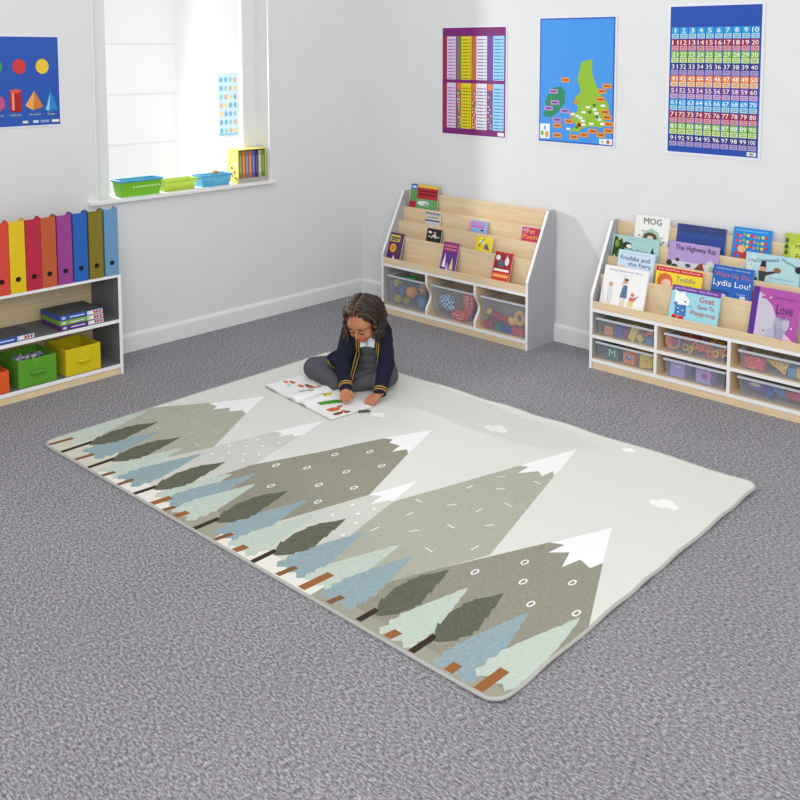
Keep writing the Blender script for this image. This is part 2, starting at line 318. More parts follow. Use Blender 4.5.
# ------------------------------------------------------------------ rug
def hsh(i): return (math.sin(i * 12.9898 + 4.1) * 43758.5453) % 1.0
def rug():
    SK = mat('rug_pale_grey', (217, 218, 211), .95, .02, 220, .15); CAP = mat('rug_white', (240, 240, 240), .95, .02, 220, .15)
    MT = {'N': mat('rug_mint', (189, 201, 189), .95, .09, 170, .15), 'B': mat('rug_blue', (143, 165, 171), .95, .14, 170, .15), 'D': mat('rug_moss', (96, 99, 82), .95, .20, 170, .15)}
    TA = mat('rug_taupe', (171, 171, 156), .95, .10, 170, .15); TD = mat('rug_dark_taupe', (145, 143, 127), .95, .13, 170, .15); PL = mat('rug_pale_mountain', (202, 203, 195), .95, .03, 220, .15)
    TR = {'brn': mat('rug_trunk_brown', (126, 88, 56), .95, .1, 220), 'blk': mat('rug_trunk_black', (56, 42, 34), .95, .1, 220), 'org': mat('rug_trunk_rust', (152, 96, 52), .95, .1, 220)}
    GW = mat('rug_ground_white', (228, 225, 216), .95, .03, 220); GT = mat('rug_ground_taupe', (158, 155, 139), .95, .06, 220); GB = mat('rug_ground_beige', (206, 203, 186), .95, .05, 220)
    FAINT = mat('rug_faint_streak', (206, 206, 196), .95)
    polys = []
    W, H = 2.31, 1.54; rr = .045
    def rounded(x0, x1, y0, y1, r, n=6):
        out = []
        for cx, cy, a in ((x1 - r, y0 + r, -PI / 2), (x1 - r, y1 - r, 0), (x0 + r, y1 - r, PI / 2), (x0 + r, y0 + r, PI)):
            for i in range(n + 1): out.append((cx + r * math.cos(a + PI / 2 * i / n), cy + r * math.sin(a + PI / 2 * i / n)))
        return out
    def dens(p, step=.12):
        out = []
        for i in range(len(p)):
            a, b2 = p[i], p[(i + 1) % len(p)]; L = math.dist(a, b2); k = max(1, int(L / step))
            out += [(a[0] + (b2[0] - a[0]) * j / k, a[1] + (b2[1] - a[1]) * j / k) for j in range(k)]
        return out
    edge = dens(rounded(0, W, 0, H, rr), .03)
    polys.append((edge, SK))
    polys.append(([(0, 0), (.42, 0), (.42, .2), (0, .2)], GB)); polys.append(([(.42, 0), (.86, 0), (.86, .1), (.42, .1)], GW)); polys.append(([(.86, 0), (1.14, 0), (1.14, .12), (.86, .12)], GT))
    polys.append(([(1.14, 0), (1.62, 0), (1.62, .10), (1.14, .10)], GW)); polys.append(([(1.62, 0), (W, 0), (W, .12), (1.62, .12)], GT))
    M = {'M1': [(.129, .678), (.0, .49), (.0, .22), (.451, .12), (.514, .298), (.552, .425), (.366, .724), (.26, .909)],
         'M1cap': [(.26, .909), (.14, .687), (.2, .692), (.22, .657), (.257, .72), (.293, .69), (.322, .736), (.366, .724)],
         'M2': [(.677, .905), (.613, .689), (.551, .424), (.514, .298), (.43, .08), (.9, .08), (.833, .309), (.72, .738)],
         'M2cap': [(.677, .905), (.61, .681), (.647, .693), (.666, .662), (.686, .714), (.715, .706), (.723, .74)],
         'M3': [(1.087, 1.13), (.996, .927), (.959, .836), (.914, .701), (.796, .423), (.77, .164), (1.173, .091), (1.214, .224), (1.278, .435), (1.306, .548), (1.172, .892)],
         'M3cap': [(1.087, 1.13), (.997, .934), (1.035, .949), (1.043, .917), (1.096, .925), (1.112, .863), (1.141, .918), (1.172, .892)],
         'M4': [(1.358, .745), (1.303, .546), (1.214, .219), (1.173, .091), (1.6, .06), (1.461, .311), (1.403, .57)],
         'M4cap': [(1.358, .745), (1.303, .546), (1.343, .576), (1.359, .504), (1.385, .569), (1.403, .57)],
         'M5': [(1.644, 1.371), (1.563, 1.096), (1.485, .836), (1.403, .57), (1.461, .311), (1.502, .1), (1.818, .1), (1.808, .359), (1.875, .518), (1.71, 1.111)],
         'M5cap': [(1.644, 1.371), (1.561, 1.092), (1.594, 1.11), (1.596, 1.037), (1.644, 1.104), (1.678, 1.076), (1.684, 1.138), (1.71, 1.111)],
         'M6': [(2.071, .918), (1.974, .713), (1.808, .359), (1.72, .15), (1.72, .05), (W, .05), (W, .40), (2.165, .711)],
         'M6cap': [(2.071, .918), (1.972, .705), (2.015, .724), (2.002, .651), (2.053, .696), (2.082, .609), (2.101, .682), (2.15, .661), (2.165, .711)]}
    mm = {'M1': TA, 'M2': PL, 'M3': TD, 'M4': PL, 'M5': TA, 'M6': TD}
    for k, p in M.items(): polys.append((p, CAP if k.endswith('cap') else mm[k]))
    for x, y in [(.965, .697), (1.047, .806), (.972, .549), (1.108, .624), (1.112, .485), (1.224, .553), (1.207, .397), (1.171, .748), (.867, .485), (.988, .365), (1.9, .414), (1.981, .557), (2.041, .467), (2.124, .391), (2.154, .559), (2.247, .438)]:
        polys.append((ell(x, y, .0105, .018, 10), CAP)); polys.append((ell(x, y, .006, .012, 8), TD))
    for i, (x, y) in enumerate([(1.567, .973), (1.695, 1.022), (1.531, .834), (1.624, .896), (1.718, .818), (1.668, .722), (1.757, .663), (1.667, .574), (1.812, .522), (1.572, .689), (1.466, .635), (1.507, .546), (1.595, .472), (1.711, .416), (1.49, .396), (.087, .418), (.162, .514), (.169, .612), (.282, .518), (.214, .386), (.367, .446), (.42, .526), (.485, .397), (.288, .692)]):
        a = [.9, -.1, 1.5][i % 3]; c, s_ = math.cos(a), math.sin(a); CP2 = CAP if i < 15 else FAINT; polys.append(([(x + c * p - s_ * q, y + s_ * p + c * q) for p, q in ((-.017, -.0022), (.017, -.0022), (.017, .0022), (-.017, .0022))], CP2))
    for x, y in [(.587, .475), (.642, .516), (.624, .586), (.691, .559), (.641, .435), (.695, .471), (.744, .501), (.741, .427), (.713, .625), (1.315, .368), (1.314, .461), (1.374, .43), (1.414, .383), (1.39, .49), (1.439, .3), (.599, .385)]:
        polys.append((ell(x, y, .006, .007, 8), CAP))
    for x, y, s_ in [(1.281, 1.316, 1), (1.805, 1.489, .55), (2.123, 1.185, 1), (.805, 1.098, .7)]:
        for dx, dy, r in ((-.028, -.012, .02), (0, .010, .024), (.026, -.004, .021), (-.006, -.02, .018)): polys.append((ell(x + dx * s_ * 1.1, y + dy * s_, r * s_ * 1.2, r * s_, 12), CAP))
    trees = [('N', .02, .462, .053, .101), ('B', .259, .37, .252, .091), ('D', .146, .426, .145, .129), ('N', .466, .343, .463, .048), ('D', .364, .396, .355, .109), ('N', .802, .331, .795, .073), ('B', .57, .36, .569, .059), ('D', .687, .379, .684, .087), ('B', .869, .39, .848, .07), ('N', .935, .339, .933, .05), ('B', 1.17, .383, 1.164, .062), ('D', 1.056, .384, 1.047, .095), ('N', 1.267, .335, 1.262, .044), ('B', 1.477, .359, 1.475, .07), ('D', 1.362, .382, 1.352, .092), ('N', 1.621, .378, 1.592, .080), ('B', 1.697, .357, 1.696, .055), ('D', 1.822, .375, 1.816, .081), ('N', 1.938, .335, 1.945, .041), ('D', 2.026, .384, 2.018, .101), ('B', 2.144, .351, 2.150, .033), ('N', 2.266, .427, 2.25, .08)]
    trunks = [('brn', .042, .006, .053, .101), ('blk', .146, .003, .145, .137), ('brn', .251, .006, .259, .079), ('blk', .354, .003, .355, .117), ('brn', .456, .004, .463, .052), ('brn', .567, .004, .569, .065), ('blk', .674, .005, .684, .092), ('org', .787, .006, .795, .077), ('brn', .857, .006, .866, .047), ('org', .924, .009, .932, .055), ('blk', 1.044, .003, 1.047, .1), ('brn', 1.152, .005, 1.164, .068), ('org', 1.255, .007, 1.262, .05), ('blk', 1.35, .004, 1.352, .097), ('brn', 1.465, .009, 1.475, .075), ('org', 1.574, .01, 1.582, .12), ('brn', 1.688, .013, 1.696, .063), ('blk', 1.812, .012, 1.816, .085), ('org', 1.924, .012, 1.931, .05), ('blk', 2.016, .008, 2.018, .104), ('org', 2.141, .012, 2.14, .052), ('org', 2.243, .007, 2.244, .114)]
    hw = {'N': .088, 'B': .092, 'D': .052}
    LEAF = [(-.013, .013), (-.035, .050), (-.024, .049), (-.040, .104), (-.041, .106), (-.034, .156), (-.040, .160), (-.027, .197), (-.031, .202), (-.001, .248), (.015, .287), (.043, .206), (.038, .204), (.057, .160), (.051, .156), (.073, .096), (.065, .084), (.074, .070), (.054, .036), (.059, .026), (.026, -.014), (.012, -.019), (.004, .0)]
    def tree(k, xt, yt, xb, yb, seed):
        if k == 'D':
            sc = (yt - yb) / .287
            return [(max(.004, xb + a + (seed % 3 - 1) * .002), yb + c * sc) for a, c in LEAF[::-1]]
        Wd = hw[k]; n = 7; L = []; Rr = []; yb0 = yb - (.0 if k != 'D' else .005)
        for i in range(n + 1):
            f = i / n
            prof = (math.sin(min(1, f * 3.2 + .35) * PI / 2) * (1 - f) ** .8) if k == 'D' else (1 - f) ** .9 * min(1, .75 + f)
            y = yb0 + (yt - yb0) * f; x = xb + (xt - xb) * f; wdt = Wd * prof * (1.15 if k == 'D' else 1)
            L.append((x - wdt, y - .012)); L.append((x - wdt * .84, y + .012)); Rr.append((x + wdt, y - .012)); Rr.append((x + wdt * .84, y + .012))
        L = L[:-1]; Rr = Rr[:-1]; L[-1] = (xt, yt); Rr = Rr[:-1]
        base = []
        if k != 'D':
            m2 = 6
            for i in range(1, m2): f = i / m2; base.append((L[0][0] + (Rr[0][0] - L[0][0]) * f, yb0 - .012 - (.022 if i % 2 else .002)))
        else: base = [(xb, yb0 + .012)]
        p = base + Rr + L[::-1]
        return [(min(W - .004, max(.004, a)), max(.006, c)) for a, c in p]
    def trunk(c, x0, y0, x1, y1):
        wd = .011 if c != 'org' else .015
        return ([(x0 - wd, max(.003, y0)), (x0 + wd, max(.003, y0)), (x1 + wd, y1), (x1 - wd, y1)], TR[c])
    for i, T in enumerate(trees):
        if T[0] != 'D': polys.append((tree(*T, i), MT[T[0]]))
        else: pass
        if T[0] == 'D':
            for q in trunks:
                if abs(q[3] - T[3]) < .02: polys.append(trunk(*q))
            polys.append((tree(*T, i), MT['D']))
        if i in (18, 20): pass
    for q in trunks:
        if q[0] != 'blk': polys.append(trunk(*q))
    # planar partition
    V = []; F = []
    for p, m in polys:
        o = len(V); V += [Vector((a, c)) for a, c in p]; F.append(list(range(o, o + len(p))))
    for i in range(1, 23):
        for j in range(1, 15):
            x = i * .1 + .011 * hsh(i * 31 + j); y = j * .1 + .011 * hsh(i * 7 + j * 13); V.append(Vector((x, y)))
    for i in range(1, 38):
        V.append(Vector((i * .06 + .01, H - .03))); V.append(Vector((i * .06 + .01, .003)))
    for i in range(1, 25): V.append(Vector((W - .03, i * .06))); V.append(Vector((.03, i * .06 + .02)))
    vo, eo, fo, ov, oe, of = geometry.delaunay_2d_cdt(V, [], F, 1, 1e-5, True)
    def zz(x, y):
        z = .0085; e1 = math.exp(-(W - x) / .10); e2 = math.exp(-(H - y) / .08)
        z += e1 * .0030 * (1 + math.sin(y * 27 + 1 + math.sin(y * 9))) + e2 * .0028 * (1 + math.sin(x * 17 + .7 + math.sin(x * 5))) * (1 if x > .6 else .3)
        return z
    mats = []; vs = [(v.x, v.y, zz(v.x, v.y)) for v in vo]; b = MB()
    for f, o in zip(fo, of):
        if 0 not in o: continue
        b_m = polys[max(o)][1]; k = b.mi(b_m); b.f.append(tuple(f)); b.fm.append(k)
    b.v = vs
    a = .016; L0 = Vector((.82014, -2.51455, 0))
    t = thing('mountain_rug', 'large pale rug patterned with snowy mountains and a row of pine trees', 'rug', L0, a)
    pile = b.build('rug_pile', t, smooth=True)
    eb = MB(); eb.tube([(x, y, zz(x, y) - .0035) for x, y in edge], .0055, mat('rug_binding', (176, 178, 172), .9, .05, 300), 8, closed=True); eb.build('edge_binding', t, smooth=True)
    bk = MB(); bk.prism(rounded(.003, W - .003, .003, H - .003, rr), .0005, .006, 'z', mat('rug_backing', (120, 120, 118), .95)); bk.build('rug_backing', t)
rug()

# ------------------------------------------------------------------ display bookcases
BK = [-.254, -.180, -.120, -.075, -.027]; BT = [.343, .468, .552, .630, .720]; FLR = [.305, .395, .478, .562]
def bookcase(x0, label, two_rows):
    t = thing('display_bookcase', label, 'bookcase', (x0, 0, 0)); W = 1.10; tk = .016; yb = -.016
    prof = [(yb, 0), (-.254, 0), (-.254, .362), (-.2525, .370), (-.075, .724), (yb, .724)]
    for a in (0, W - tk):
        s = MB(); s.prism(prof, a, a + tk, 'x', GREYP, EDGE, (1, 2, 3)); s.build('side_panel', t)
    x1, x2 = tk, W - tk
    MB().box(x1, x2, yb - .004, yb, 0, .30, WOOD).build('back_panel', t)
    MB().box(x1, x2, -.25, -.238, 0, .035, WOOD).build('plinth', t)
    s = MB(); s.box(x1, x2, -.252, yb - .004, .035, .052, WOOD); s.box(x1, x2, -.2535, -.252, .035, .052, EDGE); s.build('shelf', t)
    s = MB(); s.box(x1, x2, -.252, yb - .004, .289, .305, WOOD); s.box(x1, x2, -.2535, -.252, .289, .305, EDGE); s.build('shelf', t)
    MB().box(x1, x2, -.2535, -.2455, .305, .343, WOOD).build('front_lip', t, bevel=.001)
    for k in (1, 2, 3): MB().box(x1, x2, BK[k] - .0045, BK[k] + .0045, FLR[k - 1], BT[k], WOOD).build('display_board', t, bevel=.001)
    MB().box(x1, x2, BK[4] - .0045, BK[4] + .0045, .305, BT[4], WOOD).build('display_board', t, bevel=.001)
    for k in (1, 2, 3): MB().box(x1, x2, BK[k] + .0045, BK[k + 1] - .0045, FLR[k] - .006, FLR[k], WOOD).build('pocket_floor', t)
    cols = [x1, (W) / 3 - .008, (W) / 3 + .008, 2 * W / 3 - .008, 2 * W / 3 + .008, x2]
    for a in (1, 3):
        if two_rows: pr = [(-.020, .052), (-.2525, .052), (-.2525, .289), (-.020, .289)]; ed = (1,)
        else:
            pr = [(-.020, .052)]; N = 18
            for i in range(N + 1):
                z = .052 + .237 * i / N; f = math.sin(PI * min(1, max(0, (z - .075) / .165))) ** 2; pr.append((-.2525 + .038 * f, z))
            pr.append((-.020, .289)); ed = tuple(range(1, N + 1))
        s = MB(); s.prism(pr, cols[a], cols[a + 1], 'x', WOOD, EDGE, ed); s.build('divider', t)
    if two_rows:
        for k in range(3):
            s = MB(); s.box(cols[2 * k], cols[2 * k + 1], -.252, yb - .004, .157, .1725, WOOD); s.box(cols[2 * k], cols[2 * k + 1], -.2535, -.252, .157, .1725, EDGE); s.build('shelf', t)
    return t
X1, X2 = .44, 1.925
bookcase(X1, 'maple bookcase with three large toy trays, nearest the room corner', False)
bookcase(X2, 'maple bookcase with six shallow trays, crammed with picture books', True)
def tray(x0, x1, y0, z0, h, label, group, dep=.205):
    """open translucent tray, tapered; front at y0"""
    t = thing('toy_tray', label, 'tray', ((x0 + x1) / 2, y0 + dep / 2, z0), 0, group); w2 = (x1 - x0) / 2; d2 = dep / 2; tp = .012; s = MB()
    o = [(-w2 + tp, -d2 + tp, .0), (w2 - tp, -d2 + tp, .0), (w2 - tp, d2 - tp, .0), (-w2 + tp, d2 - tp, .0)]; u = [(-w2 + .004, -d2 + .004, h), (w2 - .004, -d2 + .004, h), (w2 - .004, d2 - .004, h), (-w2 + .004, d2 - .004, h)]
    s.add(o + u, [(0, 3, 2, 1), (0, 1, 5, 4), (1, 2, 6, 5), (2, 3, 7, 6), (3, 0, 4, 7)], TRAY); tb_ = s.build('tray_body', t)
    r = MB(); e = .008
    for a in ((-w2, w2, -d2 - .004, -d2 + e), (-w2, w2, d2 - e, d2), (-w2, -w2 + e, -d2 + e, d2 - e), (w2 - e, w2, -d2 + e, d2 - e)): r.box(*a, h - .010, h, RIM)
    r.build('tray_rim', t, bevel=.0015)
COLX = [(.021, .352), (.380, .719), (.746, 1.080)]
posn = ['left', 'middle', 'right']
for k, (a, c) in enumerate(COLX):
    tray(X1 + a + .018, X1 + c - .004, -.243, .0525, .186, 'large clear tray of %s in the %s bay of the corner bookcase' % (['mixed plastic toys', 'spotted soft toys', 'red and yellow toys'][k], posn[k]), 'large trays under the corner bookcase')
    for r, z in ((0, .0525), (1, .173)):
        w_ = [['letter and picture cubes', 'coloured building blocks'], ['lilac boxes', 'small orange pieces'], ['purple and blue toys', 'soft play food']][k][r]
        tray(X2 + a + (.008 if k == 0 else .026), X2 + c - .002, -.243, z, .088, 'shallow clear tray of %s, %s %s tray of the right bookcase' % (w_, ['lower', 'upper'][r], posn[k]), 'shallow trays under the right bookcase')

# ---- toys inside the trays
def one(mb, name, label, cat, loc, rot=(0, 0, 0), group=None, smooth=True):
    o = mb.build(name, smooth=smooth); o.location = loc; o.rotation_euler = rot; return tag(o, label, cat, group)
def toyball(x, y, z, r, col, label, grp): one(MB().ball((0, 0, 0), r, cm(*col), 16, 10), 'toy_ball', label, 'toy ball', (x, y, z), group=grp)
G1 = 'toys in the left tray of the corner bookcase'; zf = .0545
def spikey(x, y, z, r, col, label):
    b = MB().ball((0, 0, 0), r * .7, cm(*col), 14, 8)
    for i in range(14):
        a = i * 2.4; h = -1 + 2 * (i + .5) / 14; q = math.sqrt(1 - h * h); d = Vector((q * math.cos(a), q * math.sin(a), h)); b.tube([d * r * .5, d * r], [r * .28, r * .1], cm(*col), 6)
    one(b, 'knobbly_ball', label, 'toy ball', (x, y, z), group=G1)
spikey(X1 + .075, -.195, zf + .130, .028, (206, 200, 60), 'knobbly yellow ball near the top left of the corner tray')
spikey(X1 + .080, -.192, zf + .033, .031, (206, 190, 70), 'knobbly yellow ball at the bottom left of the corner tray')
spikey(X1 + .145, -.185, zf + .030, .028, (170, 180, 70), 'knobbly olive ball low in the corner tray')
spikey(X1 + .260, -.160, zf + .115, .034, (222, 150, 70), 'knobbly pale orange ball at the right of the corner tray')
toyball(X1 + .190, -.190, zf + .090, .036, (244, 150, 24), 'bright orange ball in the middle of the corner tray', G1)
toyball(X1 + .105, -.180, zf + .083, .027, (60, 130, 180), 'blue ball between yellow balls in the corner tray', G1)
toyball(X1 + .200, -.130, zf + .032, .031, (90, 110, 180), 'slate blue ball on the bottom of the corner tray', G1)
toyball(X1 + .280, -.185, zf + .035, .034, (90, 140, 190), 'pale blue ball at the bottom right of the corner tray', G1)
toyball(X1 + .150, -.100, zf + .100, .040, (80, 120, 130), 'teal ball at the back of the corner tray', G1)
b = MB(); b.ball((0, 0, 0), (.040, .022, .018), cm(40, 150, 70), 14, 8); b.ball((.045, 0, .008), (.018, .016, .014), cm(40, 150, 70)); b.tube([(-.03, 0, 0), (-.06, 0, -.01)], [.010, .003], cm(40, 150, 70))
for sx in (-.02, .02):
    for sy in (-.018, .018): b.tube([(sx, sy, -.008), (sx * 1.3, sy * 1.2, -.026)], .006, cm(30, 130, 60))
one(b, 'toy_lizard', 'green plastic animal on top of the corner tray toys', 'toy animal', (X1 + .145, -.165, zf + .162), group=G1)
G2 = 'toys in the middle tray of the corner bookcase'
def checker(c1, c2, sc):
    m = bpy.data.materials.new('checked_cloth'); m.use_nodes = True; nt = m.node_tree; ch = nt.nodes.new('ShaderNodeTexChecker'); tc = nt.nodes.new('ShaderNodeTexCoord')
    ch.inputs['Scale'].default_value = sc; ch.inputs['Color1'].default_value = rgb(*c1); ch.inputs['Color2'].default_value = rgb(*c2); nt.links.new(tc.outputs['Object'], ch.inputs['Vector'])
    nt.links.new(ch.outputs['Color'], nt.nodes['Principled BSDF'].inputs['Base Color']); nt.nodes['Principled BSDF'].inputs['Roughness'].default_value = .9; return m
def spotty(c1, c2, sc):
    m = bpy.data.materials.new('spotted_cloth'); m.use_nodes = True; nt = m.node_tree; vo = nt.nodes.new('ShaderNodeTexVoronoi'); tc = nt.nodes.new('ShaderNodeTexCoord'); r = nt.nodes.new('ShaderNodeValToRGB')
    vo.inputs['Scale'].default_value = sc; vo.inputs['Randomness'].default_value = .4; r.color_ramp.interpolation = 'CONSTANT'; r.color_ramp.elements[0].color = rgb(*c2); r.color_ramp.elements[1].position = .32; r.color_ramp.elements[1].color = rgb(*c1)
    nt.links.new(tc.outputs['Object'], vo.inputs['Vector']); nt.links.new(vo.outputs['Distance'], r.inputs['Fac']); nt.links.new(r.outputs['Color'], nt.nodes['Principled BSDF'].inputs['Base Color']); nt.nodes['Principled BSDF'].inputs['Roughness'].default_value = .9; return m
bc = checker((30, 110, 200), (215, 235, 250), 70); b = MB(); b.ball((0, 0, 0), (.058, .030, .045), bc, 18, 10); b.ball((.03, 0, -.03), (.030, .024, .022), bc)
one(b, 'checked_beanbag', 'blue and white checked beanbag in the middle tray', 'soft toy', (X1 + .475, -.190, zf + .085), group=G2)
sp = spotty((226, 56, 50), (250, 200, 180), 60); pts = [(.06 * math.cos(a), 0, .075 * math.sin(a)) for a in [R(q) for q in range(-110, 61, 17)]]
b = MB(); b.tube([(-.07, 0, -.062), (-.045, 0, -.072)] + pts, [.018, .026] + [.030 + .006 * math.sin(i) for i in range(len(pts) - 1)] + [.016], sp, 14)
one(b, 'spotted_snake', 'red spotted curved soft toy in the middle tray', 'soft toy', (X1 + .585, -.190, zf + .095), group=G2)
b = MB(); b.ball((0, 0, 0), (.05, .04, .03), cm(90, 100, 170), 14, 8); one(b, 'blue_cushion_toy', 'slate blue soft pad under the red spotted toy', 'soft toy', (X1 + .66, -.14, zf + .035), group=G2)
b = MB(); b.ball((0, 0, 0), (.03, .035, .05), cm(216, 120, 110), 14, 8); one(b, 'pink_soft_toy', 'faded pink soft toy behind the red spotted toy', 'soft toy', (X1 + .665, -.13, zf + .115), group=G2)
G3 = 'toys in the right tray of the corner bookcase'
b = MB(); b.tube([(-.10, 0, 0), (.08, 0, -.028)], .022, cm(186, 36, 76), 14); one(b, 'magenta_tube', 'magenta and red toy bar across the right tray', 'toy', (X1 + .905, -.185, zf + .075), group=G3)
toyball(X1 + .795, -.195, zf + .088, .019, (236, 206, 96), 'small pale yellow ball at the left of the right tray', G3)
b = MB(); b.tube([(0.026 * math.cos(a), 0, .032 * math.sin(a)) for a in [2 * PI * i / 16 for i in range(16)]], .012, cm(232, 190, 96), 8, closed=True); one(b, 'yellow_ring', 'yellow toy ring standing in the right tray', 'toy', (X1 + 1.005, -.195, zf + .090), group=G3)
b = MB(); b.ball((0, 0, 0), (.026, .02, .022), cm(240, 206, 80), 12, 8); b.ball((-.018, 0, .012), (.012, .012, .012), cm(240, 206, 80)); one(b, 'yellow_toy', 'yellow lumpy toy next to the ring in the right tray', 'toy', (X1 + .960, -.20, zf + .064), group=G3)
for x, w2, c, n in ((.800, .03, (196, 40, 60), 'red block at the bottom left of the right tray'), (.868, .022, (40, 130, 110), 'green block at the bottom of the right tray'), (.925, .034, (30, 80, 170), 'blue block at the bottom of the right tray'), (1.005, .040, (206, 56, 70), 'red block at the bottom right of the right tray')):
    one(MB().box(-w2, w2, -.022, .022, -.018, .020, cm(*c)), 'toy_block', n, 'toy block', (X1 + x, -.195, zf + .020), group=G3, smooth=False)
# right bookcase trays
GA = 'blocks in the upper left tray'; zu = .176
for x, z, s3, c, ro, n in ((.085, .022, (.024, .02, .022), (226, 150, 80), 0, 'pale orange block at the left of the upper left tray'), (.140, .028, (.020, .02, .028), (80, 80, 170), 0, 'blue block in the upper left tray'), (.180, .026, (.014, .02, .024), (130, 50, 110), 0, 'dark purple block in the upper left tray'),
                           (.222, .034, (.018, .018, .036), (240, 206, 80), .35, 'tall leaning yellow block in the upper left tray'), (.258, .018, (.018, .015, .015), (226, 200, 110), .8, 'small yellow block at the foot of the leaning one'), (.310, .014, (.022, .018, .014), (70, 130, 190), 0, 'light blue block at the right of the upper left tray')):
    one(MB().box(-s3[0], s3[0], -s3[1], s3[1], -s3[2], s3[2], cm(*c)), 'toy_block', n, 'toy block', (X2 + x, -.195, zu + z), (0, ro, 0), GA, smooth=False)
b = MB(); b.tube([(.022 * math.cos(a), 0, .018 * math.sin(a)) for a in [PI * i / 10 for i in range(11)]], .009, cm(236, 120, 60), 8); one(b, 'arch_block', 'orange arch block above the light blue block', 'toy block', (X2 + .308, -.198, zu + .032), group=GA)
zl = .056; GBx = 'cubes in the lower left tray'
def cube(x, y, z, h, col, label, art, rot=0, grp=GBx):
    t = thing('picture_cube', label, 'toy cube', (x, y, z), rot, grp); cb_ = MB().box(-h, h, -h, h, 0, 2 * h, cm(*col)).build('cube_body', t, bevel=.002); a = MB(); art(a, h); a.build('picture', t)
cube(X2 + .115, -.192, zl, .033, (20, 120, 90), 'green cube with a pale letter in the lower left tray', lambda a, h: a.text('M', 0, h * 1.1, h * 1.1, h * 1.1, -h - .001, cm(200, 240, 210)))
cube(X2 + .205, -.190, zl, .031, (236, 140, 60), 'orange cube with a blue picture in the lower left tray', lambda a, h: (a.flat(ell(0, h, h * .5, h * .42), -h - .001, cm(60, 130, 220)), a.flat(ell(h * .2, h * 1.2, h * .2, h * .15), -h - .0015, cm(220, 235, 250))))
cube(X2 + .288, -.188, zl + .001, .033, (240, 210, 30), 'yellow cube turned askew in the lower left tray', lambda a, h: a.flat(ell(0, h, h * .4, h * .25), -h - .001, cm(236, 170, 30)), .45)
cube(X2 + .470, -.190, zl, .037, (180, 160, 226), 'lilac box with a white mark in the lower middle tray', lambda a, h: a.flat(ell(h * .1, h * 1.3, h * .45, h * .18, 10, 0, PI), -h - .001, cm(240, 236, 250)), 0, 'lilac boxes in the lower middle tray')
cube(X2 + .600, -.190, zl, .037, (186, 164, 230), 'lilac box with a pink flower in the lower middle tray', lambda a, h: a.flat(ell(h * .2, h, h * .45, h * .4), -h - .001, cm(190, 60, 150)), 0, 'lilac boxes in the lower middle tray')
GC = 'small pieces in the upper middle tray'; random.seed(11)
pc = [((240, 120, 40), 'orange'), ((244, 180, 50), 'amber'), ((210, 60, 50), 'red'), ((110, 80, 180), 'violet'), ((180, 190, 60), 'lime')]
protos = []
for c, n in pc:
    b = MB(); b.tube([(.014 * math.cos(a), 0, .014 * math.sin(a)) for a in [2 * PI * i / 10 for i in range(10)]], .0055, cm(*c), 6, closed=True); b.tube([(0, 0, .014), (0, 0, .03)], .005, cm(*c), 6)
    o = one(b, 'linking_piece', 'small %s plastic piece in the heap in the upper middle tray' % n, 'toy piece', (0, 0, 0), group=GC); protos.append(o)
for i in range(34):
    src = protos[i] if i < 5 else protos[random.choice([0, 0, 1, 1, 2, 3, 4])].copy()
    if i >= 5: C.objects.link(src)
    src.location = (X2 + .425 + .0083 * i, -.208 + .045 * (i % 3), zu + .022 + (.018 if (i * 7) % 5 < 3 else 0) + .004 * (i % 2)); src.rotation_euler = (random.uniform(-.5, .5), random.uniform(0, 6), random.uniform(-.6, .6))
b = MB(); b.tube([(.034 * math.cos(a), 0, .030 * math.sin(a)) for a in [2 * PI * i / 18 for i in range(18)]], .006, cm(240, 150, 40), 8, closed=True); b.ball((0, .004, 0), (.018, .010, .016), cm(206, 70, 60)); one(b, 'orange_hoop', 'orange hoop around a red knob, left in the upper middle tray', 'toy', (X2 + .435, -.212, zu + .040), group=GC)
GD = 'soft play food in the upper right tray'
rs = spotty((226, 80, 76), (250, 190, 170), 55)
one(MB().box(-.045, .045, -.02, .02, 0, .052, rs), 'spotted_red_pad', 'red spotted block in the upper right tray', 'toy', (X2 + .835, -.200, zu + .004), (0, 0, 0), GD, False)
ys = spotty((240, 200, 80), (196, 130, 40), 50)
b = MB(); b.prism([(-.055, .055), (.045, .055), (.03, .004)], -.02, .02, 'y', ys); one(b, 'cheese_wedge', 'yellow spotted wedge pointing down in the upper right tray', 'toy food', (X2 + .945, -.198, zu + .003), group=GD, smooth=False)
one(MB().box(-.018, .018, -.02, .02, 0, .040, cm(90, 160, 210)), 'blue_pad', 'small blue block beside the yellow wedge', 'toy', (X2 + 1.005, -.195, zu + .004), group=GD, smooth=False)
one(MB().box(-.022, .022, -.022, .022, 0, .046, ys), 'cheese_cube', 'yellow spotted block at the far right of the upper right tray', 'toy food', (X2 + 1.048, -.197, zu + .004), group=GD, smooth=False)
GE = 'toys in the lower right tray'
b = MB(); b.lathe([(.001, 0), (.03, .002), (.052, .022), (.058, .042), (.054, .042), (.048, .024), (.028, .008), (.001, .006)], cm(130, 100, 190), 24); o = one(b, 'purple_bowl', 'purple toy bowl in the lower right tray', 'bowl', (X2 + .835, -.185, zl + .014), (-.5, 0, 0), GE)
one(MB().ball((0, 0, 0), (.034, .03, .014), cm(230, 214, 190), 16, 8), 'cream_lump', 'cream soft toy in the purple bowl', 'toy', (X2 + .838, -.195, zl + .046), (-.5, 0, 0), GE)
